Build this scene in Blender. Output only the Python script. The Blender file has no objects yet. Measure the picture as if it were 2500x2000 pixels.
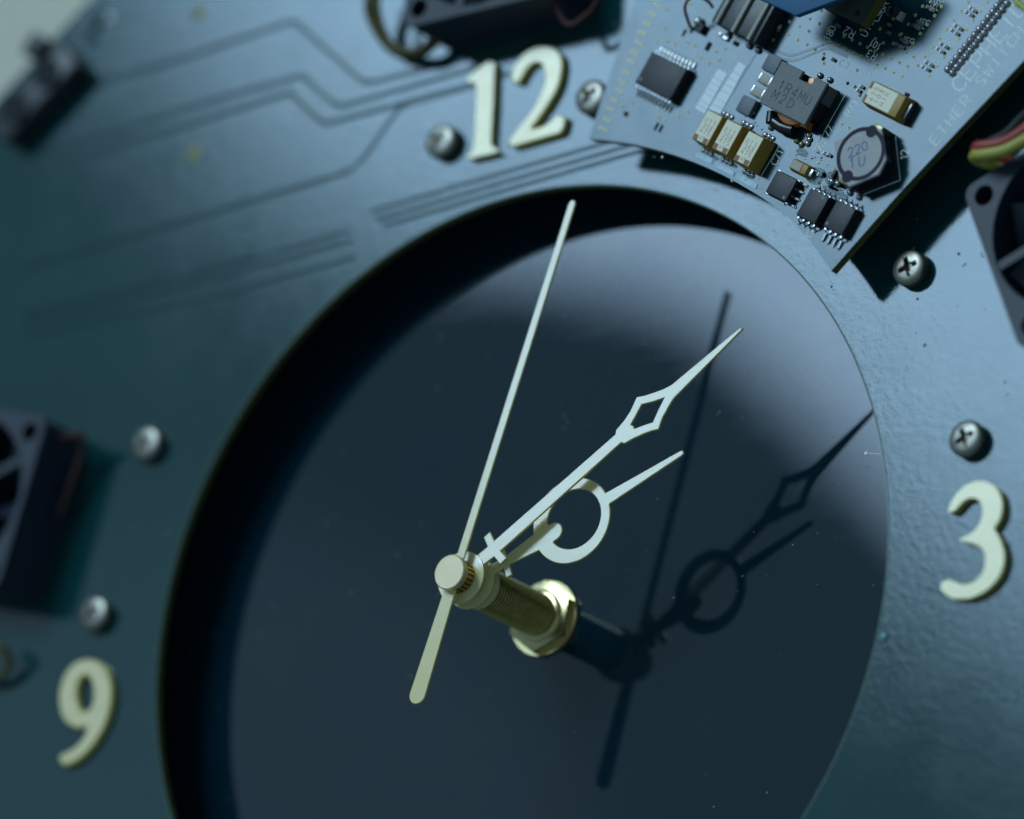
import bpy, bmesh, math, random
from mathutils import Vector, Matrix
random.seed(7)
S = 0.01                      # everything below is measured in centimetres; meshes are made in metres
C = bpy.context.scene.collection
sc = bpy.context.scene

# ------------------------------------------------------------------ camera, world, lamps, exposure
CAM = Vector((55.5115, -32.3079, 78.9897))
AX = Vector((0.8205, 0.0304, -0.5708)).normalized()      # camera right
AZ = Vector((0.5439, -0.3486, 0.7633)).normalized()      # camera back
AY = AZ.cross(AX).normalized(); AX = AY.cross(AZ)
FPX = 15679.0
cam = bpy.data.cameras.new('camera'); co = bpy.data.objects.new('camera', cam); C.objects.link(co)
co.matrix_world = Matrix(((AX.x, AY.x, AZ.x, CAM.x*S), (AX.y, AY.y, AZ.y, CAM.y*S), (AX.z, AY.z, AZ.z, CAM.z*S), (0, 0, 0, 1)))
cam.sensor_width = 36; cam.lens = FPX/2500*36; cam.clip_start = 0.05; cam.clip_end = 50
cam.dof.use_dof = True; cam.dof.focus_distance = 0.993; cam.dof.aperture_fstop = 7.8
sc.camera = co

w = bpy.data.worlds.new('World'); sc.world = w; w.use_nodes = True
bg = w.node_tree.nodes['Background']; bg.inputs[0].default_value = (0.50, 0.84, 1.0, 1); bg.inputs[1].default_value = 0.20

def lamp(name, loc, target, size, power, col):
    L = bpy.data.lights.new(name, 'AREA'); L.shape = 'DISK'; L.size = size; L.energy = power; L.color = col
    o = bpy.data.objects.new(name, L); C.objects.link(o); o.location = Vector(loc)*S
    o.rotation_euler = (Vector(loc)-Vector(target)).to_track_quat('Z', 'Y').to_euler()
    return o
lamp('diffuse_fill', (-70, 150, 220), (0, 0, 0), 0.90, 33, (.62, .88, 1.0))  # added fill that brightens upward faces, kept out of the dial's reflection
lamp('dial_reflection_fill', (-150, 112, 235), (0, 0, 0), 1.5, 1.4, (.55, .86, 1.0))  # added dim disc for the dark part of the dial to mirror
lamp('faint_source', (-166, 67, 199), (0, 0, 0), 0.50, .14, (.62, .78, 1.0))  # unseen faint source, inferred from the dial's paler lower left
sc.view_settings.view_transform = 'Standard'; sc.view_settings.look = 'None'
sc.view_settings.exposure = 0; sc.view_settings.gamma = 1

def at(u, v, z):
    """the point at height z (cm) whose picture lies at (u, v) of a 2500 x 2000 frame"""
    d = AX*((u-1250)/FPX) - AY*((v-1000)/FPX) - AZ
    p = CAM + d*((z-CAM.z)/d.z)
    return Vector((p.x, p.y, z))

# ------------------------------------------------------------------ materials
def nt(name):
    m = bpy.data.materials.new(name); m.use_nodes = True
    return m, m.node_tree, m.node_tree.nodes['Principled BSDF']
def noise(t, scale, detail=3, rough=.6):
    tc = t.nodes.new('ShaderNodeTexCoord'); n = t.nodes.new('ShaderNodeTexNoise')
    n.inputs['Scale'].default_value = scale; n.inputs['Detail'].default_value = detail; n.inputs['Roughness'].default_value = rough
    t.links.new(tc.outputs['Object'], n.inputs['Vector']); return n
def mapr(t, src, a, b, lo, hi):
    n = t.nodes.new('ShaderNodeMapRange'); n.inputs[1].default_value = a; n.inputs[2].default_value = b
    n.inputs[3].default_value = lo; n.inputs[4].default_value = hi; t.links.new(src, n.inputs[0]); return n.outputs[0]
def mixc(t, fac, a, b):
    n = t.nodes.new('ShaderNodeMix'); n.data_type = 'RGBA'; t.links.new(fac, n.inputs[0])
    n.inputs[6].default_value = (*a, 1); n.inputs[7].default_value = (*b, 1); return n.outputs[2]
def bump(t, src, p, strength, dist):
    n = t.nodes.new('ShaderNodeBump'); n.inputs['Strength'].default_value = strength; n.inputs['Distance'].default_value = dist
    t.links.new(src, n.inputs['Height']); t.links.new(n.outputs[0], p.inputs['Normal']); return n
def mat(name, col, rough=.5, metal=0, spec=.5, col2=None, nscale=300, rvar=.0, bstr=0, bdist=.0001, bscale=None, coat=0):
    m, t, p = nt(name)
    p.inputs['Base Color'].default_value = (*col, 1); p.inputs['Roughness'].default_value = rough
    p.inputs['Metallic'].default_value = metal; p.inputs['Specular IOR Level'].default_value = spec
    p.inputs['Coat Weight'].default_value = coat; p.inputs['Coat Roughness'].default_value = .08
    n = noise(t, nscale)
    if col2: t.links.new(mixc(t, mapr(t, n.outputs[0], .35, .65, 0, 1), col, col2), p.inputs['Base Color'])
    if rvar: t.links.new(mapr(t, n.outputs[0], .3, .7, rough-rvar, rough+rvar), p.inputs['Roughness'])
    if bstr:
        n2 = noise(t, bscale or nscale); bump(t, n2.outputs[0], p, bstr, bdist)
    return m
M = {}
# green solder mask of the big board: glossy, slightly wavy
M['mask'] = mat('green_solder_mask', (.003, .038, .044), .12, spec=.5, col2=(.004, .043, .049), nscale=25, rvar=.01, bstr=.32, bdist=.00004, bscale=950)
def lacquer(m, ior, rough, rvar, nscale, tint=(1, 1, 1)):
    """turn a material into a matt ground under a clear glossy coat"""
    t = m.node_tree; p = t.nodes['Principled BSDF']; p.inputs['Specular IOR Level'].default_value = 0; p.inputs['Roughness'].default_value = .9
    for l in list(p.inputs['Roughness'].links): t.links.remove(l)
    g = t.nodes.new('ShaderNodeBsdfGlossy'); g.distribution = 'BECKMANN'; g.inputs['Color'].default_value = (*tint, 1)
    n = noise(t, nscale, 4, .65); t.links.new(mapr(t, n.outputs[0], .3, .7, rough-rvar, rough+rvar), g.inputs['Roughness'])
    f = t.nodes.new('ShaderNodeFresnel'); f.inputs[0].default_value = ior
    for l in list(p.inputs['Normal'].links): t.links.new(l.from_socket, g.inputs['Normal']); t.links.new(l.from_socket, f.inputs['Normal'])
    mx = t.nodes.new('ShaderNodeMixShader'); t.links.new(f.outputs[0], mx.inputs[0]); t.links.new(p.outputs[0], mx.inputs[1]); t.links.new(g.outputs[0], mx.inputs[2])
    t.links.new(mx.outputs[0], t.nodes['Material Output'].inputs[0])
lacquer(M['mask'], 1.56, .135, .02, 60, (.88, .95, 1))
M['mask_line'] = mat('solder_mask_over_groove', (.004, .032, .038), .22, spec=.42)
lacquer(M['mask_line'], 1.42, .2, .02, 60, (.88, .95, 1))
M['edge'] = mat('cut_edge_of_fibreglass', (.11, .10, .025), .7, col2=(.07, .075, .025), nscale=900)
M['board'] = mat('dark_green_board_mask', (.003, .024, .032), .16, spec=.48, col2=(.006, .036, .046), nscale=300, rvar=.04, bstr=.15, bdist=.00002, bscale=1500)
lacquer(M['board'], 1.52, .20, .02, 200, (.86, .95, 1))
M['flux'] = mat('pale_flux_residue', (.16, .24, .30), .45, col2=(.04, .09, .11), nscale=2500, rvar=.1, bstr=.6, bdist=.0001)
M['silk'] = mat('white_silkscreen_ink', (.84, .90, .88), .6)
M['label'] = mat('white_sticker', (.70, .76, .84), .4, col2=(.62, .70, .80), nscale=400)
M['epoxy'] = mat('black_epoxy', (.010, .014, .024), .5, spec=.45, col2=(.014, .018, .030), nscale=2500, rvar=.05, bstr=.3, bdist=.00002)
M['epoxy_mark'] = mat('grey_chip_mark', (.16, .20, .25), .6)
M['tin'] = mat('tinned_lead', (.40, .40, .43), .28, metal=1, col2=(.25, .27, .29), nscale=1500)
M['solder'] = mat('solder', (.5, .48, .52), .22, metal=1, col2=(.3, .29, .33), nscale=1200)
M['bright'] = mat('fresh_solder', (.75, .76, .8), .16, metal=1)
M['steel'] = mat('nickel_screw', (.30, .285, .255), .42, metal=1, col2=(.22, .21, .19), nscale=700, rvar=.05, bstr=.1, bdist=.00003)
M['recess'] = mat('dark_screw_recess', (.12, .13, .12), .35, metal=1)
M['tant'] = mat('golden_brown_moulding', (.34, .20, .035), .5, col2=(.40, .24, .045), nscale=1200, bstr=.2, bdist=.00003)
M['tantface'] = mat('pale_printed_face', (.76, .70, .56), .5, col2=(.80, .74, .60), nscale=900)
M['brownmark'] = mat('red_brown_print', (.27, .12, .075), .6)
M['ferrite'] = mat('grey_ferrite', (.115, .125, .135), .5, spec=.4, col2=(.13, .14, .15), nscale=900, bstr=.2, bdist=.00004)
M['ferrite_mark'] = mat('engraved_mark', (.03, .045, .06), .7)
M['inductor_top'] = mat('pale_grey_core', (.40, .38, .40), .6, col2=(.35, .335, .36), nscale=500)
M['ring'] = mat('dark_purple_varnish', (.02, .014, .04), .6, spec=.2)
M['bluemark'] = mat('blue_print', (.06, .14, .30), .6)
M['copper'] = mat('copper', (.50, .26, .16), .5, metal=1)
M['orange'] = mat('orange_enamelled_copper', (.42, .14, .025), .4, coat=.4)
M['blackshiny'] = mat('black_glossy_core', (.006, .009, .018), .22, spec=.5)
M['pad'] = mat('blue_grey_pad', (.07, .095, .14), .5, col2=(.12, .15, .20), nscale=400)
M['ceramic'] = mat('beige_ceramic', (.34, .32, .28), .5)
M['dimchip'] = mat('grey_resistor_body', (.10, .115, .13), .5)
M['dimtin'] = mat('oxidised_tin', (.20, .21, .23), .4, metal=1)
M['blue'] = mat('blue_anodised_plate', (.001, .085, .22), .5, spec=.5)
M['gold'] = mat('gold_plating', (.26, .23, .12), .4, metal=1)
M['dullgold'] = mat('dull_gold_pad', (.13, .12, .05), .4, metal=.5)
M['brass_edge'] = mat('brass_edge', (.88, .68, .24), .3, metal=1)
M['hole'] = mat('dark_bore', (.004, .01, .014), .8)
M['fan'] = mat('black_fan_plastic', (.012, .020, .042), .5, spec=.45, col2=(.016, .025, .05), nscale=800, bstr=.2, bdist=.00004)
M['fanlabel'] = mat('grey_label_on_fan', (.03, .05, .06), .5)
M['red'] = mat('red_wire_insulation', (.30, .030, .022), .4)
M['shadedred'] = mat('red_insulation_in_shade', (.05, .012, .012), .7)  # red insulation darkened in its colour for the shade beside the fans
M['yellow'] = mat('yellow_wire_insulation', (.38, .36, .06), .4)
M['brown'] = mat('olive_brown_cable', (.085, .070, .016), .5)
M['black'] = mat('black_wire_insulation', (.008, .01, .014), .35)
M['connector'] = mat('dark_connector_shell', (.02, .025, .035), .4, col2=(.035, .04, .05))
M['table'] = mat('pale_grey_table', (.60, .56, .48), .8, col2=(.64, .60, .52), nscale=8)
M['brass_dark'] = mat('brass_thread', (.44, .35, .12), .30, metal=1, col2=(.34, .27, .09), nscale=900)
M['nutbrass'] = mat('brass_nut', (.66, .56, .30), .22, metal=1)
M['steel_cap'] = None

def metal_hand(name, col, rough, dcol, dfac, scale):
    """lacquered brass: part brushed reflection, part broad sheen; brushing runs along the object's x"""
    m, t, p = nt(name)
    tc = t.nodes.new('ShaderNodeTexCoord'); mp = t.nodes.new('ShaderNodeMapping'); mp.inputs['Scale'].default_value = scale
    n = t.nodes.new('ShaderNodeTexNoise'); n.inputs['Scale'].default_value = 100; n.inputs['Detail'].default_value = 4
    t.links.new(tc.outputs['Object'], mp.inputs[0]); t.links.new(mp.outputs[0], n.inputs['Vector'])
    p.inputs['Metallic'].default_value = 1
    t.links.new(mixc(t, n.outputs[0], tuple(c*.92 for c in col), col), p.inputs['Base Color'])
    t.links.new(mapr(t, n.outputs[0], .3, .7, rough-.03, rough+.03), p.inputs['Roughness'])
    d = t.nodes.new('ShaderNodeBsdfDiffuse'); d.inputs[0].default_value = (*dcol, 1)
    mx = t.nodes.new('ShaderNodeMixShader'); mx.inputs[0].default_value = dfac
    t.links.new(p.outputs[0], mx.inputs[1]); t.links.new(d.outputs[0], mx.inputs[2])
    t.links.new(mx.outputs[0], t.nodes['Material Output'].inputs[0])
    return m
M['hand'] = metal_hand('lacquered_brass_hand', (.60, .62, .78), .12, (.84, .72, .38), .93, (1, 12, 1))
M['numeral'] = metal_hand('polished_brass_numeral', (.82, .78, .66), .28, (.78, .64, .34), .80, (1, 3, 1))
M['brass_edge'] = metal_hand('brass_edge', (.88, .70, .26), .3, (.80, .66, .20), .5, (1, 1, 1))
M['cap'] = metal_hand('turned_steel_cap', (.75, .66, .50), .32, (.80, .60, .36), .72, (2, 2, 2))

t = M['cap'].node_tree; wv = t.nodes.new('ShaderNodeTexWave'); wv.wave_type = 'RINGS'; wv.rings_direction = 'Z'; wv.inputs['Scale'].default_value = 900; wv.inputs['Distortion'].default_value = 1.5
tc = t.nodes.new('ShaderNodeTexCoord'); t.links.new(tc.outputs['Object'], wv.inputs['Vector']); p_ = t.nodes['Principled BSDF']; bump(t, wv.outputs['Color'], p_, .5, .00001)
def dial_material():
    m, t, p = nt('black_mirror_acrylic')
    p.inputs['Base Color'].default_value = (.0015, .016, .028, 1); p.inputs['Roughness'].default_value = .9; p.inputs['Specular IOR Level'].default_value = 0
    g = t.nodes.new('ShaderNodeBsdfGlossy'); g.distribution = 'BECKMANN'; g.inputs['Color'].default_value = (.9, .92, 1, 1)
    tc = t.nodes.new('ShaderNodeTexCoord'); mp = t.nodes.new('ShaderNodeMapping'); mp.inputs['Rotation'].default_value = (0, 0, .9); mp.inputs['Scale'].default_value = (1, 9, 1)
    n = t.nodes.new('ShaderNodeTexNoise'); n.inputs['Scale'].default_value = 28; n.inputs['Detail'].default_value = 5
    t.links.new(tc.outputs['Object'], mp.inputs[0]); t.links.new(mp.outputs[0], n.inputs['Vector'])
    t.links.new(mapr(t, n.outputs[0], .45, .8, .03, .09), g.inputs['Roughness'])
    n2 = noise(t, 45, 6, .7); t.links.new(mixc(t, mapr(t, n2.outputs[0], .35, .75, 0, 1), (.88, .9, .98), (1, 1, 1)), g.inputs['Color'])
    lw = t.nodes.new('ShaderNodeFresnel'); lw.inputs[0].default_value = 1.5
    mx = t.nodes.new('ShaderNodeMixShader'); t.links.new(lw.outputs[0], mx.inputs[0])
    t.links.new(p.outputs[0], mx.inputs[1]); t.links.new(g.outputs[0], mx.inputs[2])
    t.links.new(mx.outputs[0], t.nodes['Material Output'].inputs[0])
    return m
M['dial'] = dial_material()
def emit(name, col, s):
    m = bpy.data.materials.new(name); m.use_nodes = True; t = m.node_tree; t.nodes.remove(t.nodes['Principled BSDF'])
    e = t.nodes.new('ShaderNodeEmission'); e.inputs[0].default_value = (*col, 1); e.inputs[1].default_value = s
    t.links.new(e.outputs[0], t.nodes['Material Output'].inputs[0]); return m
M['softbox'] = emit('softbox_diffuser', (.50, .76, 1.0), 9.9)

# ------------------------------------------------------------------ mesh helpers
def V(p, z=None): return Vector((p[0], p[1], p[2] if z is None else z))
class MB:
    """collects shapes (cm, world or local) and links them as one mesh object"""
    def __init__(s): s.v = []; s.f = []; s.mi = []
    def add(s, vs, fs, mi=0):
        b = len(s.v); s.v += [Vector(x) for x in vs]; s.f += [tuple(b+i for i in f) for f in fs]; s.mi += [mi]*len(fs); return s
    def prism(s, poly, z0, z1, mi=0, cap0=True):
        n = len(poly); a = sum(poly[i][0]*poly[(i+1) % n][1]-poly[(i+1) % n][0]*poly[i][1] for i in range(n))
        if a < 0: poly = poly[::-1]
        vs = [(p[0], p[1], z0) for p in poly]+[(p[0], p[1], z1) for p in poly]
        fs = [tuple(range(n, 2*n))]+[(i, (i+1) % n, n+(i+1) % n, n+i) for i in range(n)]
        if cap0: fs.append(tuple(range(n-1, -1, -1)))
        return s.add(vs, fs, mi)
    def box(s, c, a, hx, hy, z0, z1, taper=0, mi=0):
        """box centred on c, turned by a, half sizes hx, hy; taper narrows the top"""
        ca, sa = math.cos(a), math.sin(a)
        q = lambda x, y: (c[0]+x*ca-y*sa, c[1]+x*sa+y*ca)
        b = [q(x, y) for x, y in ((-hx, -hy), (hx, -hy), (hx, hy), (-hx, hy))]
        t = [q(x, y) for x, y in ((-hx+taper, -hy+taper), (hx-taper, -hy+taper), (hx-taper, hy-taper), (-hx+taper, hy-taper))]
        return s.add([(*p, z0) for p in b]+[(*p, z1) for p in t], [(3, 2, 1, 0), (4, 5, 6, 7), (0, 1, 5, 4), (1, 2, 6, 5), (2, 3, 7, 6), (3, 0, 4, 7)], mi)
    def lathe(s, c, prof, n=32, mi=0, cap=True, hexr=None):
        """profile of (r, z) turned about the vertical through c"""
        vs = []; fs = []
        for r, z in prof:
            for i in range(n):
                th = 2*math.pi*i/n; vs.append((c[0]+r*math.cos(th), c[1]+r*math.sin(th), z))
        for k in range(len(prof)-1):
            for i in range(n):
                j = (i+1) % n; fs.append((k*n+i, k*n+j, (k+1)*n+j, (k+1)*n+i))
        if cap: fs.append(tuple(range((len(prof)-1)*n, len(prof)*n)))
        return s.add(vs, fs, mi)
    def tube(s, pts, r, n=10, mi=0, rs=None):
        pts = [Vector(p) for p in pts]; vs = []; fs = []; up = Vector((0, 0, 1))
        for i, p in enumerate(pts):
            t = (pts[min(i+1, len(pts)-1)]-pts[max(i-1, 0)]).normalized()
            x = t.cross(up); x = x.normalized() if x.length > .05 else t.cross(Vector((0, 1, 0))).normalized(); y = x.cross(t)
            rr = rs[i] if rs else r
            for k in range(n):
                th = 2*math.pi*k/n; vs.append(p+x*rr*math.cos(th)+y*rr*math.sin(th))
        for i in range(len(pts)-1):
            for k in range(n): fs.append((i*n+k, i*n+(k+1) % n, (i+1)*n+(k+1) % n, (i+1)*n+k))
        fs += [tuple(range(n-1, -1, -1)), tuple(range((len(pts)-1)*n, len(pts)*n))]
        return s.add(vs, fs, mi)
    def ball(s, c, r, n=10, zs=1, mi=0, z0=None):
        prof = [(max(r*math.sin(math.pi*k/(n//2+2)), 1e-4), c[2]-zs*r*math.cos(math.pi*k/(n//2+2))) for k in range(n//2+3)]
        return s.lathe(c, prof, n, mi)
    def mesh(s, name, origin=(0, 0, 0), mats=(), bevel=0, smooth=True, angle=35, up=False):
        me = bpy.data.meshes.new(name); o = Vector(origin)
        me.from_pydata([(v-o)*S for v in s.v], [], s.f)
        for m in mats: me.materials.append(m)
        for p, i in zip(me.polygons, s.mi): p.material_index = i
        bm = bmesh.new(); bm.from_mesh(me)
        bmesh.ops.recalc_face_normals(bm, faces=bm.faces)
        if up: bmesh.ops.reverse_faces(bm, faces=[f for f in bm.faces if f.normal.z < -1e-4])
        if bevel:
            bmesh.ops.bevel(bm, geom=[e for e in bm.edges if len(e.link_faces) == 2 and e.calc_face_angle(0) > .5], offset=bevel*S, segments=2, profile=.6, affect='EDGES')
        bm.to_mesh(me); bm.free()
        if smooth: me.shade_smooth(); me.set_sharp_from_angle(angle=math.radians(angle))
        me.update(); return me

def link(name, me, parent=None, loc=None):
    o = bpy.data.objects.new(name, me); C.objects.link(o)
    if parent is not None: o.parent = parent
    if loc is not None: o.location = Vector(loc)*S
    return o
ORG = {}
def thing(name, label, cat, loc, group=None):
    o = bpy.data.objects.new(name, None); C.objects.link(o); o.location = Vector(loc)*S; o.empty_display_size = .005
    o['label'] = label; o['category'] = cat
    if group: o['group'] = group
    ORG[o.name] = Vector(loc); return o
def org(o):
    """world place (cm) of a thing or of one of its parts"""
    v = Vector((0, 0, 0))
    while o is not None: v += o.location/S; o = o.parent
    return v
def part(name, mb, mats, parent, label=None, at_=None, kind=None, **kw):
    """a mesh given in world cm, made local to its own origin at_ under its parent"""
    at_ = Vector(at_) if at_ is not None else org(parent)
    if not isinstance(mats, (list, tuple)): mats = [mats]
    o = link(name, mb.mesh(name, at_, mats, **kw), parent, at_-org(parent))
    if label: o['label'] = label
    if kind: o['kind'] = kind
    return o
def structure(name, mb, mats, **kw):
    o = link(name, mb.mesh(name, (0, 0, 0), mats if isinstance(mats, (list, tuple)) else [mats], **kw)); o['kind'] = 'structure'; return o
def copytree(o, parent=None, loc=None, rz=None, label=None):
    c = o.copy(); C.objects.link(c); c.parent = parent
    if loc is not None: c.location = Vector(loc)*S
    if rz is not None: c.rotation_euler.z = rz
    if label: c['label'] = label
    for ch in list(o.children): copytree(ch, c)
    return c
def flat(name, loops, z0, z1, m, parent=None, origin=(0, 0, 0), bevel=0, res=2, mats=None, warp=None):
    """a plate cut to closed outlines (first outer, then holes) between heights z0 and z1"""
    cu = bpy.data.curves.new(name, 'CURVE'); cu.dimensions = '2D'; cu.fill_mode = 'BOTH'
    cu.extrude = (z1-z0)/2*S
    for lp in loops:
        sp = cu.splines.new('POLY'); sp.points.add(len(lp)-1); sp.use_cyclic_u = True
        for i, p in enumerate(lp): sp.points[i].co = ((p[0]-origin[0])*S, (p[1]-origin[1])*S, 0, 1)
    tmp = bpy.data.objects.new(name, cu); C.objects.link(tmp)
    dg = bpy.context.evaluated_depsgraph_get(); me = bpy.data.meshes.new_from_object(tmp.evaluated_get(dg))
    bpy.data.objects.remove(tmp)
    dz = ((z0+z1)/2-origin[2])*S
    for v in me.vertices: v.co.z += dz
    bm = bmesh.new(); bm.from_mesh(me); bmesh.ops.remove_doubles(bm, verts=bm.verts, dist=2e-7); bmesh.ops.recalc_face_normals(bm, faces=bm.faces)
    if bevel:
        bmesh.ops.dissolve_limit(bm, angle_limit=.01, verts=[], edges=[e for e in bm.edges if len(e.link_faces) == 2 and e.calc_face_angle(0) < .01], use_dissolve_boundaries=False)
        topz = max(v.co.z for v in bm.verts)-1e-6
        ed = [e for e in bm.edges if len(e.link_faces) == 2 and e.calc_face_angle(0) > 1.2 and min(e.verts[0].co.z, e.verts[1].co.z) > topz]
        bmesh.ops.bevel(bm, geom=ed, offset=bevel*S, segments=max(res, 1), profile=.5, affect='EDGES', clamp_overlap=True)
        bmesh.ops.recalc_face_normals(bm, faces=bm.faces)
    bm.to_mesh(me); bm.free()
    if warp:
        for v in me.vertices: v.co = warp(v.co)
    me.materials.clear()
    for mm in (mats or [m]): me.materials.append(mm)
    if mats and len(mats) == 2 and mats[1] is M['brass_edge']:
        for p in me.polygons: p.material_index = 0 if abs(p.normal.z) > .94 else 1
    for p in me.polygons: p.use_smooth = True
    me.set_sharp_from_angle(angle=math.radians(24)); me.name = name
    return me
def circle(c, r, n=64, a0=0): return [(c[0]+r*math.cos(a0+2*math.pi*i/n), c[1]+r*math.sin(a0+2*math.pi*i/n)) for i in range(n)]
def smooth_loop(pts, k=5, sharp=()):
    """closed Catmull-Rom curve; indices in sharp stay corners"""
    out = []; n = len(pts); P = [Vector((p[0], p[1])) for p in pts]
    for i in range(n):
        p0, p1, p2, p3 = P[(i-1) % n], P[i], P[(i+1) % n], P[(i+2) % n]
        if i in sharp: p0 = p1-(p2-p1)
        if (i+1) % n in sharp: p3 = p2+(p2-p1)
        for j in range(k):
            t = j/k
            out.append(.5*((2*p1)+(p2-p0)*t+(2*p0-5*p1+4*p2-p3)*t*t+(3*p1-p0-3*p2+p3)*t**3))
    return out
def px(crop, pts):
    """read-off points of an enlarged detail (x0, y0, factor) as frame positions"""
    x0, y0, f = crop; return [(x0+x/f, y0+y/f) for x, y in pts]
def on(pts, z): return [at(u, v, z) for u, v in pts]

# heights (cm): dial 0, big board 0.85-1.01, small board 1.62-1.78
ZT = 1.01; ZB = 1.78

# ------------------------------------------------------------------ setting
structure('table', MB().prism([(-90, -90), (90, -90), (90, 90), (-90, 90)], -9.5, -9), M['table'], smooth=False)

# lamp whose mirror image is the bright area in the dial
sb = MB(); pan = [(-148.5, 133.6, 172.7), (-151.6, 121.0, 177.1), (-151.6, 114.7, 180.3), (-150.1, 108.3, 184.5), (-146.6, 103.3, 189.3), (-141.8, 102.2, 193.0), (-135.9, 101.2, 197.3), (-131.9, 100.0, 200.5), (-129.5, 97.7, 203.2), (-126.9, 94.2, 206.7), (-124.9, 91.3, 209.5), (-123.0, 88.1, 212.3), (-121.1, 84.6, 215.4), (-104.6, 79.7, 228.5), (-93.0, 134.4, 208.3)]
nrm = Vector((-.49, .40, .775)).normalized()*3
sb.add(pan, [tuple(range(len(pan)))])
so = thing('softbox', 'large pale softbox lamp mirrored as the bright patch in the black dial', 'lamp', (-128, 108, 198))
o = part('diffuser', sb, M['softbox'], so, smooth=False)
sb = MB(); n = len(pan); sb.add([Vector(p)+nrm*.3 for p in pan]+[Vector(p)+nrm*4 for p in pan], [tuple(range(n)), tuple(range(n, 2*n))]+[(i, (i+1) % n, n+(i+1) % n, n+i) for i in range(n)])
part('housing', sb, M['fan'], so, smooth=False)

# ------------------------------------------------------------------ clock: dial, big board
dial = thing('dial', 'round black mirror dial behind the hole in the green circuit board', 'clock face', (0, 0, 0))
mb = MB().lathe((0, 0), [(0.42, -.3), (10.5, -.3), (10.5, -.02), (10.48, 0), (0.001, 0)], 96)
part('mirror', mb, M['dial'], dial)
mb = MB()
for i in range(150):
    th = random.random()*6.283; r = 6.9*math.sqrt(random.random()); s = random.choice((.004, .005, .006, .009, .013))
    mb.box((r*math.cos(th), r*math.sin(th)), random.random()*3, s*random.uniform(.6, 1.6), s*.6, .001, .003+s*.3)
for u, v in [(1754, 1010), (1810, 1016), (1759, 1004), (1379, 1016), (1386, 1030), (1378, 1047), (1968, 1055), (2108, 1138), (2120, 1139), (2136, 1190), (1380, 773)]:
    for k in range(3):
        p = at(u+random.uniform(-3, 3), v+random.uniform(-3, 3), 0); mb.box(p, random.random()*3, .007, .004, .001, .005)
part('dust', mb, mat('pale_dust', (.28, .36, .38), .8), dial, kind='stuff', smooth=False)
mb = MB(); a, b = at(2117, 1107, 0), at(2152, 1109, 0); mb.box((a+b)/2, math.atan2(b.y-a.y, b.x-a.x), (b-a).length/2, .006, .001, .006)
mb.lathe(at(2115, 1107, 0), [(.03, .001), (.03, .01), (.018, .012)], 12)
part('scratch', mb, M['silk'], dial)

clock = thing('clock_board', 'large green circuit board with a round hole, forming the body of the clock', 'circuit board', (0, 0, .85))
A, B = Vector((-9.246, 12.549)), Vector((-11.125, 11.148)); d = (A-B).normalized()
outer = [A+d*22, B-d*16, (-24, -1), (-24, -22), (24, -22), (24, 24), (9, 26)]
me = flat('panel', [outer, circle((0, 0), 7.0, 200)], .85, ZT, None, origin=(0, 0, .85), mats=[M['mask'], M['edge']])
for p in me.polygons: p.material_index = 0 if abs(p.normal.z) > .5 else 1
link('panel', me, clock)

part('hole_rim', MB().lathe((0, 0), [(7.0, ZT+.0015), (7.014, ZT+.003), (7.03, ZT+.0015)], 200, cap=False), mat('green_edge_glow', (.008, .07, .045), .4), clock, up=True)  # green ring painting the light scattered in the hole's edge

def strip(mb, pts, w, z0, z1, cham=.35):
    """a low raised strip along a polyline"""
    P = [Vector((p[0], p[1])) for p in pts]; L = []; R = []; Li = []; Ri = []
    for i, p in enumerate(P):
        t1 = (p-P[i-1]).normalized() if i else (P[1]-P[0]).normalized()
        t2 = (P[i+1]-p).normalized() if i < len(P)-1 else t1
        t = (t1+t2).normalized(); n = Vector((-t.y, t.x)); k = 1/max(.4, n.dot(Vector((-t2.y, t2.x))))
        L.append(p+n*w/2*k); R.append(p-n*w/2*k); Li.append(p+n*w/2*k*cham); Ri.append(p-n*w/2*k*cham)
    for i in range(len(P)-1):
        vs = [(*L[i], z0), (*L[i+1], z0), (*Li[i+1], z1), (*Li[i], z1), (*Ri[i], z1), (*Ri[i+1], z1), (*R[i+1], z0), (*R[i], z0)]
        mb.add(vs, [(0, 1, 2, 3), (3, 2, 5, 4), (4, 5, 6, 7)])
def round_poly(pts, r=.25, k=4):
    P = [Vector((p[0], p[1])) for p in pts]; out = [P[0]]
    for i in range(1, len(P)-1):
        a = P[i]+(P[i-1]-P[i]).normalized()*r; b = P[i]+(P[i+1]-P[i]).normalized()*r
        for j in range(k+1):
            t = j/k; out.append(a*(1-t)**2+P[i]*2*t*(1-t)+b*t*t)
    return out+[P[-1]]
traces = [
    [(60, 250), (267, 193), (427, 148), (720, 50), (895, 204), (1115, 150), (1300, 95)],
    [(100, 372), (315, 312), (464, 260), (742, 183), (828, 261), (1127, 176), (1300, 126)],
    [(130, 400), (352, 336), (712, 224), (796, 302), (1138, 210), (1300, 165)],
    [(60, 655), (464, 533), (700, 464), (856, 416), (884, 392), (975, 263), (1000, 252), (1200, 197)],
    [(905, 514), (1500, 343), (1700, 285)], [(920, 533), (1500, 366), (1700, 309)], [(935, 550), (1500, 387), (1700, 330)],
    [(60, 766), (350, 698), (700, 604), (852, 562)], [(60, 790), (350, 722), (700, 628), (863, 584)], [(60, 822), (536, 720), (700, 672), (868, 626)]]
for tr in traces:
    mb = MB(); strip(mb, round_poly(on(tr, ZT), .14), .10 if tr[0][0] < 900 and tr[0][1] < 760 else .08, ZT-.0005, ZT+.006, .35)
    part('trace', mb, M['mask_line'], clock, at_=at(*tr[1], ZT), smooth=False, up=True)
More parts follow.
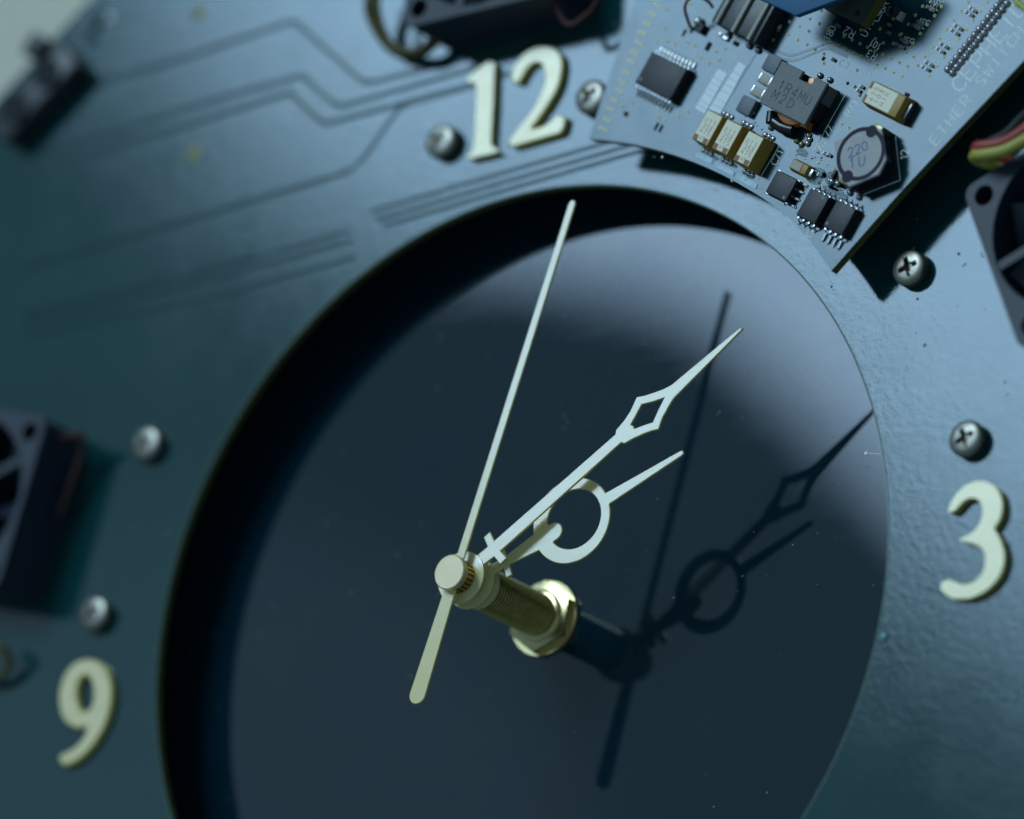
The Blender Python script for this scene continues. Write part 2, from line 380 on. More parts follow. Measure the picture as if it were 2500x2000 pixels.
for u, v, r, m in [(475, 374, .15, 'dullgold'), (486, 32, .13, 'dullgold'), (608, 540, .13, 'mask'), (605, 607, .13, 'mask'), (255, 50, .2, 'mask'), (240, 80, .2, 'mask')]:
    p = at(u, v, ZT); mb = MB().lathe(p, [(r, ZT), (r*.9, ZT+.012), (r*.45, ZT+.012), (r*.4, ZT+.002), (.001, ZT+.002)], 24)
    part('pad', mb, M[m], clock, at_=p)
mb = MB()
for u, v in [(2341, 620), (2357, 645), (2352, 650), (2395, 619), (2399, 626), (2454, 934), (2460, 964), (2486, 1292), (2465, 1329), (845, 347), (838, 405), (2240, 730), (2258, 842), (2030, 700)]:
    s = random.uniform(.7, 1.2)*(.035 if v > 1500 else .022); mb.ball((*at(u, v, ZT).xy, ZT), s, 10, .45)
part('mask_pimple', mb, M['mask'], clock, kind='stuff')
for u, v, r in [(2436, 1664, .055), (2410, 1694, .05), (2477, 1698, .055), (2468, 1714, .035), (2157, 1556, .09)]:
    p = at(u, v, ZT); mb = MB(); mb.ball((p.x, p.y, ZT), r, 14, .5); part('droplet', mb, mat('pale_droplet', (.10, .22, .26), .2) if 'drop' not in M else M['drop'], clock, at_=p)
mb = MB()
for i in range(420):
    th = random.random()*6.283; r = random.uniform(7.2, 16); x, y = r*math.cos(th), r*math.sin(th); s = random.choice((.004, .005, .007, .010))
    mb.box((x, y), random.random()*3, s*random.uniform(.6, 3), s*.6, ZT+.001, ZT+.003+s*.4)
part('dust', mb, mat('grey_dust', (.30, .36, .36), .9), clock, kind='stuff', smooth=False)

# threaded post and nuts
AXC = Vector((.02, .07))
post = thing('threaded_post', 'threaded brass post with hexagonal nut standing on the dial centre', 'clock shaft', (*AXC, 0))
prof = []
z = .05
while z < 1.90: prof += [(.315, z), (.352, z+.024), (.352, z+.048)]; z += .072
prof += [(.335, z), (.30, z+.03)]
part('thread', MB().lathe(AXC, prof, 48), M['brass_dark'], post, angle=30)
part('washer', MB().lathe(AXC, [(.34, .002), (.62, .002), (.63, .03), (.62, .06), (.34, .06)], 64, cap=False), M['nutbrass'], post, bevel=0)
hx = circle(AXC, .60, 6, .35)
nut = MB(); loop0 = circle(AXC, .52, 48)
nut.prism(hx, .062, .20); part('nut', nut, M['nutbrass'], post, bevel=.012, angle=25)
part('collar', MB().lathe(AXC, [(.345, .2), (.43, .2), (.43, .245), (.40, .27), (.345, .275)], 48, cap=False), M['nutbrass'], post)

def slope_of(dv, sl):
    def f(c):
        k = c.x/S*dv.x+c.y/S*dv.y; return Vector((c.x, c.y, c.z+k*sl*S))
    return f
def on_tilted(pts, z0, dv, sl):
    out = []
    for u, v in pts:
        z = z0
        for _ in range(6): p = at(u, v, z); z = z0+((p.x-AXC.x)*dv.x+(p.y-AXC.y)*dv.y)*sl
        out.append(p)
    return out
# hour hand
zh = 2.07; SH = -.047;  H0 = Vector((*AXC, zh)); c4 = (980, 1250, 3.593); c1 = (1250, 750, 2.4646)
hh = thing('hour_hand', 'short brass hour hand with an open ring near its middle', 'clock hand', H0)
rc = Vector((1.833, .802)); ro, ri = .70, .49; rci = Vector((1.875, .822))
dirh = (rc-AXC).normalized(); nh = Vector((-dirh.y, dirh.x)); tipc = at(1662, 1107, 1.875).xy
dtip = (tipc-rc).normalized(); ntp = Vector((-dtip.y, dtip.x))
def arc(c, r, a, b, n): return [Vector((c.x+r*math.cos(a+(b-a)*i/n), c.y+r*math.sin(a+(b-a)*i/n))) for i in range(n+1)]
at_ = math.atan2(dtip.y, dtip.x); ah = math.atan2(-dirh.y, -dirh.x)
while ah < at_: ah += 2*math.pi
wt, wh = .105, .155     # half widths where spike and shaft meet the ring
L = [tipc-ntp*.045+dtip*.0, tipc-ntp*.03+dtip*.045, tipc+ntp*.03+dtip*.045, tipc+ntp*.045]
L += arc(rc, ro, at_+wt/ro, ah-wh/ro, 40)
nk = AXC+dirh*.52
cr = AXC+dirh*.66
L += [cr+nh*.085+dirh*.06, cr+nh*.27+dirh*.05, cr+nh*.27-dirh*.06, cr+nh*.085-dirh*.06]
L += arc(AXC, .435, math.atan2(dirh.y, dirh.x)+.22, math.atan2(dirh.y, dirh.x)+2*math.pi-.22, 40)
L += [cr-nh*.085-dirh*.06, cr-nh*.27-dirh*.06, cr-nh*.27+dirh*.05, cr-nh*.085+dirh*.06]
ah2 = ah+wh/ro
L += arc(rc, ro, ah2, at_+2*math.pi-wt/ro, 40)
# the hole has the rounded end of the shaft poking into it
ks = rc-dirh*.36; aa = math.atan2(dirh.y, dirh.x); hole = arc(rci, ri, aa+math.pi+.38, aa+3*math.pi-.38, 44)
hole += [ks+nh*.15-dirh*.03]+arc(ks+dirh*.02, .15, aa+math.pi/2, aa-math.pi/2, 10)+[ks-nh*.15-dirh*.03]
me = flat('blade', [L, hole], zh-.035, zh, M['hand'], origin=H0, bevel=.011, res=1, mats=[M['hand'], M['brass_edge']], warp=slope_of(dirh, SH)); b = link('blade', me, hh)
part('hub', MB().lathe(AXC, [(.30, zh-.28), (.36, zh-.27), (.36, zh-.04), (.43, zh-.037), (.433, zh+.003), (.42, zh+.008), (.2, zh+.008)], 56), M['hand'], hh)

# minute hand: traced on its own plane
zm = 2.33; SM = -.055; M0 = Vector((*AXC, zm))
mh = thing('minute_hand', 'long brass minute hand with a pierced diamond near its tip', 'clock hand', M0)
dm = ((at(1806, 804, 2.03)-M0).xy).normalized()
pts = on_tilted(px(c1, [(1388, 128), (1380, 138), (1000, 520), (975, 545), (945, 592), (905, 665), (880, 735), (835, 745), (785, 765), (730, 790), (676, 820), (655, 815)]), zm, dm, SM)
nm = Vector((-dm.y, dm.x)); mc = AXC+dm*.70
low = [mc-nm*.115+dm*.07, mc-nm*.30+dm*.09, mc-nm*.30-dm*.05, mc-nm*.115-dm*.07]
am = math.atan2(dm.y, dm.x)
hubarc = arc(AXC+Vector((-.01, .01)), .425, am-.26, am-2*math.pi+.26, 48)
hi = [mc+nm*.115-dm*.07, mc+nm*.30-dm*.05, mc+nm*.30+dm*.09, mc+nm*.115+dm*.07]
pts2 = on_tilted(px(c1, [(620, 765), (625, 737), (672, 683), (710, 625), (735, 570), (748, 541), (800, 530), (860, 510), (915, 490), (960, 465), (1372, 122)]), zm, dm, SM)
loops = [[p.xy for p in pts]+low+hubarc+hi+[p.xy for p in pts2]]
hole = on_tilted(px(c1, [(915, 545), (880, 615), (845, 692), (790, 710), (735, 731), (730, 715), (714, 706), (745, 650), (780, 585), (850, 568)]), zm, dm, SM)
me = flat('blade', loops+[[p.xy for p in hole]], zm-.035, zm, M['hand'], origin=M0, bevel=.011, res=1, mats=[M['hand'], M['brass_edge']], warp=slope_of(dm, SM)); link('blade', me, mh)
part('hub', MB().lathe(AXC, [(.24, zm-.22), (.27, zm-.22), (.27, zm-.04), (.425, zm-.037), (.428, zm+.003), (.415, zm+.007), (.2, zm+.007)], 56), M['hand'], mh)

# second hand, tilted a little: tip lower than tail
zs = 2.51; S0 = Vector((*AXC, zs)); tp = at(1399, 489, 2.263); tl = at(1012, 1718, 2.588)
sh = thing('second_hand', 'slender brass second hand with a wider rounded tail', 'clock hand', S0)
ds = (tp.xy-AXC).normalized(); ls = (tp.xy-AXC).length; dt = (tl.xy-AXC); lt = dt.length; ds = (tp.xy-tl.xy).normalized(); ns = Vector((-ds.y, ds.x))
slope = (2.263-2.588)/(ls+lt); q = AXC
e = tl.xy+ds*.15
L = [tp.xy-ns*.035, tp.xy-ns*.065-ds*.06, q-ns*.078+ds*.2, q-ns*.15, q-ns*.115-ds*.25]
L += arc(e, .155, math.atan2(-ns.y, -ns.x), math.atan2(-ns.y, -ns.x)-math.pi, 14)
L += [q+ns*.115-ds*.25, q+ns*.15, q+ns*.078+ds*.2, tp.xy+ns*.065-ds*.06, tp.xy+ns*.035]
def tilt(c): 
    k = (c.x/S*ds.x+c.y/S*ds.y); return Vector((c.x, c.y, c.z+slope*k*S))
me = flat('blade', [L], zs-.03, zs, M['hand'], origin=S0, bevel=.011, res=1, mats=[M['hand'], M['brass_edge']], warp=tilt); link('blade', me, sh)
part('cap', MB().lathe(AXC, [(.1, 2.50), (.27, 2.53), (.285, 2.56), (.287, 2.63), (.280, 2.648), (.266, 2.658), (.20, 2.658), (.001, 2.6582)], 64), M['cap'], sh, angle=20)
mb = MB().lathe(AXC, [(.25, 2.33), (.25, 2.53)], 48, cap=False); part('collar', mb, mat('dark_brass_collar', (.20, .13, .05), .4, metal=1), sh)
mb = MB()
for i in range(22):
    th = 2*math.pi*i/22
    for z0, z1 in ((2.345, 2.425), (2.435, 2.52)): mb.box((AXC.x+.252*math.cos(th), AXC.y+.252*math.sin(th)), th, .014, .018, z0, z1)
part('knurling', mb, mat('bright_knurled_brass', (.55, .38, .14), .35, metal=1), sh)

# ------------------------------------------------------------------ numerals
def inset(lp, d):
    """move a closed outline inward by d"""
    n = len(lp); A2 = sum(lp[i].x*lp[(i+1) % n].y-lp[(i+1) % n].x*lp[i].y for i in range(n)); s_ = 1 if A2 > 0 else -1; out = []
    for i in range(n):
        t = lp[(i+1) % n]-lp[i-1]; t = t.normalized() if t.length > 1e-6 else Vector((1, 0)); out.append(lp[i]+Vector((-t.y, t.x))*s_*d)
    return out
def numeral(name, label, glyphs, t=.13, bev=.028, m='numeral'):
    allp = [p for g in glyphs for p in on(g[0], ZT+t)]; c = sum((Vector(p) for p in allp), Vector())/len(allp); c.z = ZT
    th = thing(name, label, 'numeral', c, 'brass numerals on the clock board')
    for outer, sharp, holes in glyphs:
        lp = [inset(smooth_loop([p.xy for p in on(outer, ZT+t)], 5, sharp), .010)]+[smooth_loop([p.xy for p in on(h, ZT+t)], 6) for h in holes]
        link('digit', flat('digit', lp, ZT, ZT+t, M[m], origin=c, bevel=bev, res=1, mats=[M[m], M['brass_edge']]), th)
    return th
cA = (700, 0, 2.695)
one = px(cA, [(1182, 517), (1250, 455), (1322, 405), (1370, 412), (1366, 480), (1358, 700), (1345, 930), (1362, 962), (1392, 990), (1382, 1002), (1290, 1025), (1196, 1046), (1182, 1030), (1216, 1000), (1229, 955), (1239, 800), (1246, 620), (1244, 562), (1232, 545), (1202, 546)])
two = px(cA, [(1472, 500), (1482, 452), (1514, 395), (1562, 343), (1622, 308), (1690, 296), (1752, 310), (1797, 347), (1815, 402), (1810, 480), (1788, 565), (1745, 650), (1685, 742), (1612, 842), (1660, 832), (1725, 802), (1772, 748), (1838, 768), (1825, 832), (1798, 877), (1740, 897), (1610, 934), (1484, 970), (1452, 945), (1464, 912), (1505, 855), (1562, 785), (1622, 700), (1667, 612), (1692, 540), (1693, 480), (1679, 436), (1650, 415), (1618, 421), (1584, 452), (1556, 498), (1532, 538), (1502, 548), (1476, 532)])
numeral('numeral_twelve', 'brass 12, two digits above the round hole beside the fan', [(one, {0, 3, 8, 11, 19}, []), (two, {13, 16, 17, 22}, [])])
cB = (2100, 950, 3.137)
three = px(cB, [(668, 935), (682, 885), (712, 828), (762, 768), (832, 718), (912, 698), (990, 714), (1050, 760), (1084, 830), (1092, 900), (1080, 975), (1052, 1032), (1028, 1068), (1062, 1122), (1092, 1190), (1108, 1270), (1100, 1352), (1070, 1430), (1010, 1508), (930, 1568), (830, 1608), (730, 1610), (660, 1585), (615, 1540), (612, 1498), (637, 1466), (682, 1455), (730, 1472), (780, 1490), (840, 1484), (892, 1453), (932, 1400), (952, 1330), (950, 1270), (930, 1228), (890, 1200), (832, 1180), (772, 1166), (757, 1150), (776, 1134), (830, 1110), (882, 1068), (916, 1010), (932, 950), (925, 892), (900, 856), (860, 840), (812, 850), (770, 885), (738, 925), (702, 946), (676, 948)])
numeral('numeral_three', 'polished brass 3 on the right of the round hole', [(three, {12}, [])], bev=.028)
cC = (0, 940, 1.724)
nine = px(cC, [(375, 1150), (420, 1165), (454, 1210), (470, 1270), (466, 1350), (442, 1430), (402, 1502), (352, 1560), (302, 1594), (262, 1604), (245, 1578), (254, 1552), (290, 1536), (328, 1505), (352, 1472), (362, 1440), (335, 1446), (298, 1438), (262, 1404), (245, 1340), (250, 1268), (276, 1205), (320, 1162)])
nh9 = px(cC, [(365, 1222), (385, 1250), (392, 1300), (385, 1345), (365, 1370), (345, 1372), (330, 1345), (322, 1300), (328, 1255), (345, 1228)])
numeral('numeral_nine', 'brass 9 at the left edge below a screw', [(nine, {9, 15}, [nh9])])

# ------------------------------------------------------------------ screws
def screw(label):
    t = thing('screw', label, 'screw', (0, 0, ZT), 'cross-head screws holding the clock board')
    n = 40; prof = [(.275, ZT), (.290, ZT+.05), (.292, ZT+.14), (.282, ZT+.18), (.25, ZT+.203), (.17, ZT+.215), (.09, ZT+.219), (.001, ZT+.22)]
    # head with a real cross recess: the crown is cut by a cross-shaped pocket
    cross = []
    a, b = .052, .185
    for x, y in [(a, a), (b, a*.8), (b, -a*.8), (a, -a), (a*.8, -b), (-a*.8, -b), (-a, -a), (-b, -a*.8), (-b, a*.8), (-a, a), (-a*.8, b), (a*.8, b)]: cross.append((x, y))
    zz = lambda x, y: ZT+.222-.45*(x*x+y*y)
    hd = MB().lathe((0, 0), [(.001, ZT)]+prof, n, cap=False); ct = MB()
    N = 12; ct.add([(x*1.12, y*1.12, ZT+.34) for x, y in cross]+[(x*.72, y*.72, ZT+.10) for x, y in cross], [tuple(range(N-1, -1, -1))]+[(i, (i+1) % N, N+(i+1) % N, N+i) for i in range(N)]+[tuple(range(N, 2*N))])
    ha = bpy.data.objects.new('head', hd.mesh('head', (0, 0, ZT), [M['steel']])); cb = bpy.data.objects.new('cut', ct.mesh('cut', (0, 0, ZT), [M['recess']], smooth=False))
    C.objects.link(ha); C.objects.link(cb); bo = ha.modifiers.new('cut', 'BOOLEAN'); bo.object = cb; bo.operation = 'DIFFERENCE'; bo.solver = 'EXACT'
    dg = bpy.context.evaluated_depsgraph_get(); me = bpy.data.meshes.new_from_object(ha.evaluated_get(dg))
    bpy.data.objects.remove(ha); bpy.data.objects.remove(cb)
    bm = bmesh.new(); bm.from_mesh(me); bmesh.ops.bevel(bm, geom=[e for e in bm.edges if len(e.link_faces) == 2 and e.calc_face_angle(0) > .9], offset=.008*S, segments=2, affect='EDGES'); bm.to_mesh(me); bm.free()
    me.shade_smooth(); me.set_sharp_from_angle(angle=math.radians(50)); link('head', me, t)
    return t
sc0 = None
for (u, v, rz, lb) in [(2216, 652, .25, 'cross-head screw below the pointed corner of the small board'), (2355, 1069, .35, 'cross-head screw just above the brass 3'),
                       (1073, 342, .9, 'cross-head screw left of the brass 12'), (1439, 235, .7, 'cross-head screw between the brass 12 and the small board'),
                       (354, 1081, .5, 'blurred screw at the upper right of the left fan'), (226, 1496, .6, 'blurred screw just above the brass 9')]:
    p = at(u, v, ZT+.2); p.z = ZT
    if sc0 is None: sc0 = screw(lb); sc0.location = p*S; sc0.rotation_euler.z = rz
    else: copytree(sc0, None, p, rz, lb)

# ------------------------------------------------------------------ fans
def fan(name_lb, corner, ang, sx, sy, spin):
    """30 mm fan, 10 mm high; corner = one top corner, body extends sx,sy along local axes turned by ang"""
    t = thing('cooling_fan', name_lb, 'fan', (corner[0], corner[1], ZT), 'small cooling fans on the clock board')
    t.rotation_euler.z = ang
    cx, cy = 1.5*sx, 1.5*sy; O = (0, 0, ZT)
    sq = []
    for (ax, ay, a0) in ((1.3, 1.3, 0), (-1.3, 1.3, 90), (-1.3, -1.3, 180), (1.3, -1.3, 270)):
        for k in range(5): th = math.radians(a0+k*22.5); sq.append((cx+ax+.2*math.cos(th), cy+ay+.2*math.sin(th)))
    holes = [circle((cx+a*1.2, cy+b*1.2), .16, 20) for a in (-1, 1) for b in (-1, 1)]
    link('frame', flat('frame', [sq, circle((cx, cy), 1.38, 64)]+holes, ZT, ZT+1.0, M['fan'], origin=O, bevel=.02, res=1), t)
    P = lambda nm, mb, m, **k: link(nm, mb.mesh(nm, O, [m], **k), t)
    P('hub', MB().lathe((cx, cy), [(.62, ZT+.15), (.62, ZT+.86), (.58, ZT+.9), (.3, ZT+.9), (.001, ZT+.9)], 40), M['fan'])
    P('sticker', MB().lathe((cx, cy), [(.5, ZT+.9), (.5, ZT+.905), (.001, ZT+.905)], 40), M['fanlabel'])
    for k in range(7):
        mb = MB(); vs = []
        for i in range(7):
            r = .6+.73*i/6
            for s, dz in ((-.30, .78), (.30, .30)):
                th = spin+2*math.pi*k/7+s*(.9+.15*i/6)+.25*i/6
                for e in (0, .03): vs.append((cx+r*math.cos(th), cy+r*math.sin(th), ZT+dz-e))
        fs = []
        for i in range(6):
            a = i*4; b = a+4; fs += [(a, b, b+2, a+2), (a+1, a+3, b+3, b+1), (a, a+1, b+1, b), (a+2, b+2, b+3, a+3)]
        fs += [(0, 2, 3, 1), (24, 25, 27, 26)]
        mb.add(vs, fs); P('blade', mb, M['fan'])
    for k in range(3):
        th = spin*.7+2*math.pi*k/3; mb = MB(); mb.box((cx+.98*math.cos(th), cy+.98*math.sin(th)), th, .45, .07, ZT+.88, ZT+.97); P('strut', mb, M['fan'])
    return t
ft = fan('black cooling fan cut by the top edge, left of the small board', (-1.771, 9.934), math.radians(-1), 1, 1, .3)
fl = fan('black cooling fan cut by the left edge, above the brass 9', (-8.791, 4.502), math.radians(-16.5), -1, -1, .8)
fr = fan('black cooling fan cut by the right edge, below the red and yellow wires', (8.875, 4.86), math.radians(20), 1, -1, 1.5)
def wire(name, fan_, pts, r, m, lb=None):
    P = [Vector(p) for p in pts]; out = []
    for i in range(len(P)-1):
        p0 = P[i-1] if i else P[0]; p3 = P[i+2] if i+2 < len(P) else P[-1]
        for j in range(7):
            t = j/7; out.append(.5*((2*P[i])+(P[i+1]-p0)*t+(2*p0-5*P[i]+4*P[i+1]-p3)*t*t+(3*P[i]-p0-3*P[i+1]+p3)*t**3))
    out.append(P[-1]); mb = MB().tube(out, r, 12)
    o = bpy.data.objects.new(name, mb.mesh(name, (0, 0, 0), [m])); C.objects.link(o)
    o.parent = fan_; o.matrix_parent_inverse = (Matrix.Translation(fan_.location) @ fan_.rotation_euler.to_matrix().to_4x4()).inverted()
    if lb: o['label'] = lb
    return o
wire('wire', ft, [at(912, -25, 1.5), at(903, 10, 1.5), at(912, 50, 1.4), at(945, 105, 1.25), at(985, 130, 1.2), at(1040, 120, 1.3), (-1.2, 10.3, 1.3)], .10, M['brown'], 'olive brown cable leaving the fan')
wire('wire', ft, [at(925, -30, 1.6), at(922, 20, 1.6), at(935, 70, 1.5), at(965, 112, 1.4), at(1030, 118, 1.4), (-1.1, 10.4, 1.5)], .05, M['brown'], 'yellow wire along the cable')
wire('wire', ft, [(.9, 10.4, 1.9), at(1380, 55, 1.6), at(1430, 38, 1.6), at(1455, 10, 1.7), at(1470, -30, 1.8)], .05, M['shadedred'], 'thin red wire at the shaded side')
wire('wire', fl, [(-9.6, 4.2, 1.6), at(186, 1060, 1.6), at(200, 1085, 1.5), at(195, 1120, 1.4), (-9.0, 3.0, 1.3)], .05, M['shadedred'], 'thin red wire at the shaded side')
wire('wire', fl, [at(-30, 1560, 1.5), at(5, 1580, 1.45), at(22, 1612, 1.3), at(5, 1650, 1.2), at(-40, 1660, 1.2)], .07, M['brown'], 'brown cable below the fan')
zr = 2.35
wire('wire', fr, [at(2560, 262, zr), at(2500, 318, zr), at(2450, 348, zr), at(2400, 357, zr), at(2386, 360, zr-.05), at(2392, 372, zr-.3), (9.6, 5.25, 1.75)], .092, M['red'], 'red wire')
wire('wire', fr, [at(2565, 300, zr), at(2500, 343, zr), at(2450, 368, zr), at(2400, 377, zr), at(2382, 378, zr-.08), at(2390, 392, zr-.35), (9.65, 5.1, 1.7)], .092, M['yellow'], 'yellow wire')
wire('wire', fr, [at(2560, 240, zr-.2), at(2500, 288, zr-.3), at(2460, 328, zr-.35), at(2420, 350, zr-.4), at(2410, 372, zr-.5), (9.7, 5.2, 1.6)], .10, M['black'], 'black wire')

# ------------------------------------------------------------------ edge connector at the upper left
p0 = at(126, 111, 1.01); dd = Vector((d.x, d.y)); nn = Vector((-dd.y, dd.x)); an = math.atan2(dd.y, dd.x)
con = thing('socket_block', 'dark blurred block with two round sockets on the upper left board edge', 'connector', (*at(75, 225, ZT+.45).xy, ZT))
cc = at(75, 222, ZT+.45).xy
part('body', MB().box(cc, an, .95, .34, ZT, ZT+.45), M['connector'], con, bevel=.08)
for k in (-.42, .42):
    q = cc+dd*k; part('socket', MB().lathe(q, [(.27, ZT+.44), (.27, ZT+.50), (.24, ZT+.51), (.2, ZT+.5), (.2, ZT+.47), (.001, ZT+.47)], 32), M['hole'], con, at_=(*q, ZT))
q = at(85, 112, ZT+.4).xy; part('lug', MB().box(q, an+.3, .22, .16, ZT-.1, ZT+.5), M['connector'], con, bevel=.06)

# ------------------------------------------------------------------ small board with its parts
U = Vector((math.cos(math.radians(-34)), math.sin(math.radians(-34)))); W = Vector((-U.y, U.x)); UA = math.radians(-34)
sb0 = Vector((6.5, 7.5, ZB-.16))
small = thing('small_circuit_board', 'pale grey-blue lit controller board packed with chips at the upper right', 'circuit board', sb0)
arcp = [at(u, v, ZB).xy for u, v in [(1437.6, 338), (1539, 351), (1615, 369), (1692, 395), (1770, 430), (1845, 473), (1900, 510), (1946, 552.5), (1990, 605), (2029, 662)]]
e1 = at(2196.6, 471, ZB).xy; e2 = at(2500, 147.5, ZB).xy; e3 = e2+(e2-e1).normalized()*2.5
l1 = at(1550, 0, ZB).xy; l2 = l1+(l1-arcp[0]).normalized()*2.0
arcs = smooth_loop(arcp, 4, (0, 9))[:37]
out = arcs+[e1, e2, e3, e3+Vector((-2.6, 3.6)), l2+Vector((1.5, .9)), l2]
me = flat('board', [out], ZB-.16, ZB, None, origin=sb0, mats=[M['board'], M['edge']])
for p in me.polygons: p.material_index = 0 if abs(p.normal.z) > .5 else 1
link('board', me, small)
for u, v in [(1570, 250), (1640, 30), (2380, 160)]:
    p = at(u, v, ZB-.16); p = Vector((p.x, p.y, ZT)); part('standoff', MB().lathe(p, [(.22, ZT), (.22, ZB-.162)], 20), M['steel'], small, at_=p)

def quad(c, hx, hy): return
def chip(name, u, v, lx, ly, h, m, taper=.02, bevel=.012, ang=UA, lb=None, z0=None):
    """box part whose top face is centred at picture point (u, v)"""
    zb = ZB if z0 is None else z0
    p = at(u, v, zb+h); c = Vector((p.x, p.y, zb))
    mb = MB().box(c, ang, lx/2+taper, ly/2+taper, zb, zb+h, taper)
    return part(name, mb, m, small, lb, at_=c, bevel=bevel), c
def pins(parent, c, side, n, pitch, off, h, along='u', ln=.09, wd=.036, z=None):
    """gull-wing leads along one side; side = +-1"""
    dU, dW = (U, W) if along == 'u' else (W, U)
    for i in range(n):
        q = c.xy+dU*((i-(n-1)/2)*pitch)+dW*side*off
        e = dW*side; pr = [q-e*.03+Vector((0, 0)), q+e*.02, q+e*.05, q+e*(.05+ln)]
        zz = [ZB+h*.55, ZB+h*.55, ZB+.02, ZB+.012]
        mb = MB(); hw = dU*wd/2
        vs = []
        for pp, zq in zip(pr, zz): vs += [(*(pp-hw), zq), (*(pp+hw), zq), (*(pp+hw), zq+.02), (*(pp-hw), zq+.02)]
        fs = []
        for k in range(3):
            a = 4*k; b = a+4; fs += [(a, a+1, b+1, b), (a+1, a+2, b+2, b+1), (a+2, a+3, b+3, b+2), (a+3, a, b, b+3)]
        fs += [(0, 3, 2, 1), (12, 13, 14, 15)]
        mb.add(vs, fs); part('lead', mb, M['tin'], parent, at_=(*q, ZB))
        if name_pads: part('solder_joint', MB().ball((*(q+e*(.06+ln)), ZB+.005), 0.022, 8, .8), M['bright'], parent, at_=(*(q+e*(.06+ln)), ZB))
name_pads = True

# wide many-legged chip
ic, c = chip('chip', 1613, 185, .80, .56, .17, M['epoxy'], lb='wide black chip with rows of small leads, left of the ferrite block')
pins(ic, c, 1, 10, .083, .30, .17, wd=.026, ln=.07); pins(ic, c, -1, 10, .083, .30, .17, wd=.026, ln=.07)
part('pin_mark', MB().lathe((*(c.xy-U*.33-W*.19),), [(.03, ZB+.171), (.03, ZB+.173), (.001, ZB+.173)], 12), M['epoxy_mark'], ic, at_=(*c.xy, ZB))
# three eight-leg chips
for u, v, lx, ly, sides, dot, lb in [(1907, 454, .44, .38, 'w', (1913.8, 482.5), 'black chip with four leads on its right side, next to the third capacitor'),
                                    (1983.5, 503, .40, .47, 'u', (2009.8, 483.6), 'middle black chip of the row along the board corner'),
                                    (2049, 531, .40, .46, 'u', (2019, 545), 'black chip nearest the pointed corner')]:
    o, c = chip('chip', u, v, lx, ly, .15, M['epoxy'], lb=lb)
    if sides == 'w':
        pins(o, c, 1, 4, .125, .22, .15, 'w', wd=.03, ln=.06); pins(o, c, -1, 4, .125, .22, .15, 'w', ln=.03)
    else:
        pins(o, c, 1, 4, .115, .235, .15, ln=.02, wd=.03); pins(o, c, -1, 4, .115, .25, .15, ln=.12 if u > 2000 else .02, wd=.03)
    q = at(*dot, ZB+.15); part('pin_mark', MB().lathe(q, [(.028, ZB+.151), (.028, ZB+.153), (.001, ZB+.153)], 14), M['epoxy_mark'], o, at_=(*q.xy, ZB))

# stroke lettering
F = {'C': [[(.9, .82), (.7, .98), (.4, 1), (.12, .8), (.02, .5), (.12, .2), (.4, 0), (.7, .02), (.9, .18)]], 'E': [[(.85, 1), (0, 1), (0, 0), (.85, 0)], [(0, .52), (.65, .52)]],
     'P': [[(0, 0), (0, 1), (.5, 1), (.8, .9), (.85, .72), (.75, .52), (.5, .45), (0, .45)]], 'H': [[(0, 0), (0, 1)], [(.8, 0), (.8, 1)], [(0, .5), (.8, .5)]],
     'I': [[(.4, 0), (.4, 1)]], 'D': [[(0, 0), (0, 1), (.4, 1), (.8, .8), (.88, .5), (.8, .2), (.4, 0), (0, 0)]], 'T': [[(0, 1), (.8, 1)], [(.4, 1), (.4, 0)]],
     'R': [[(0, 0), (0, 1), (.5, 1), (.8, .9), (.82, .7), (.7, .5), (0, .5)], [(.4, .5), (.85, 0)]], 'S': [[(.8, .85), (.6, 1), (.25, 1), (.05, .8), (.15, .58), (.65, .42), (.8, .2), (.6, 0), (.2, 0), (0, .15)]],
     'W': [[(0, 1), (.22, 0), (.45, .8), (.68, 0), (.9, 1)]], 'M': [[(0, 0), (0, 1), (.45, .3), (.9, 1), (.9, 0)]], 'U': [[(0, 1), (0, .25), (.2, 0), (.6, 0), (.8, .25), (.8, 1)]],
     'K': [[(0, 0), (0, 1)], [(.8, 1), (0, .45)], [(.25, .6), (.85, 0)]], 'O': [[(.4, 0), (.08, .2), (0, .5), (.08, .8), (.4, 1), (.72, .8), (.8, .5), (.72, .2), (.4, 0)]],
     '0': [[(.4, 0), (.12, .15), (.05, .5), (.12, .85), (.4, 1), (.68, .85), (.75, .5), (.68, .15), (.4, 0)]], '1': [[(.15, .75), (.45, 1), (.45, 0)]],
     '2': [[(.05, .75), (.2, .97), (.55, 1), (.75, .78), (.65, .5), (.05, 0), (.8, 0)]], '3': [[(.05, .9), (.4, 1), (.72, .85), (.65, .58), (.35, .52), (.7, .42), (.75, .15), (.4, 0), (.05, .1)]],
     '4': [[(.6, 0), (.6, 1), (.02, .3), (.82, .3)]], '5': [[(.75, 1), (.15, 1), (.1, .55), (.5, .62), (.78, .4), (.7, .1), (.35, 0), (.05, .12)]],
     '6': [[(.7, .95), (.3, .9), (.06, .5), (.1, .12), (.4, 0), (.7, .12), (.75, .38), (.45, .55), (.08, .4)]], '7': [[(.02, 1), (.78, 1), (.3, 0)]],
     '8': [[(.4, .53), (.1, .7), (.15, .95), (.4, 1), (.65, .95), (.7, .7), (.4, .53), (.05, .28), (.12, .05), (.4, 0), (.68, .05), (.75, .28), (.4, .53)]],
     '9': [[(.1, .05), (.5, .1), (.74, .5), (.7, .88), (.4, 1), (.1, .88), (.05, .62), (.35, .45), (.72, .6)]]}
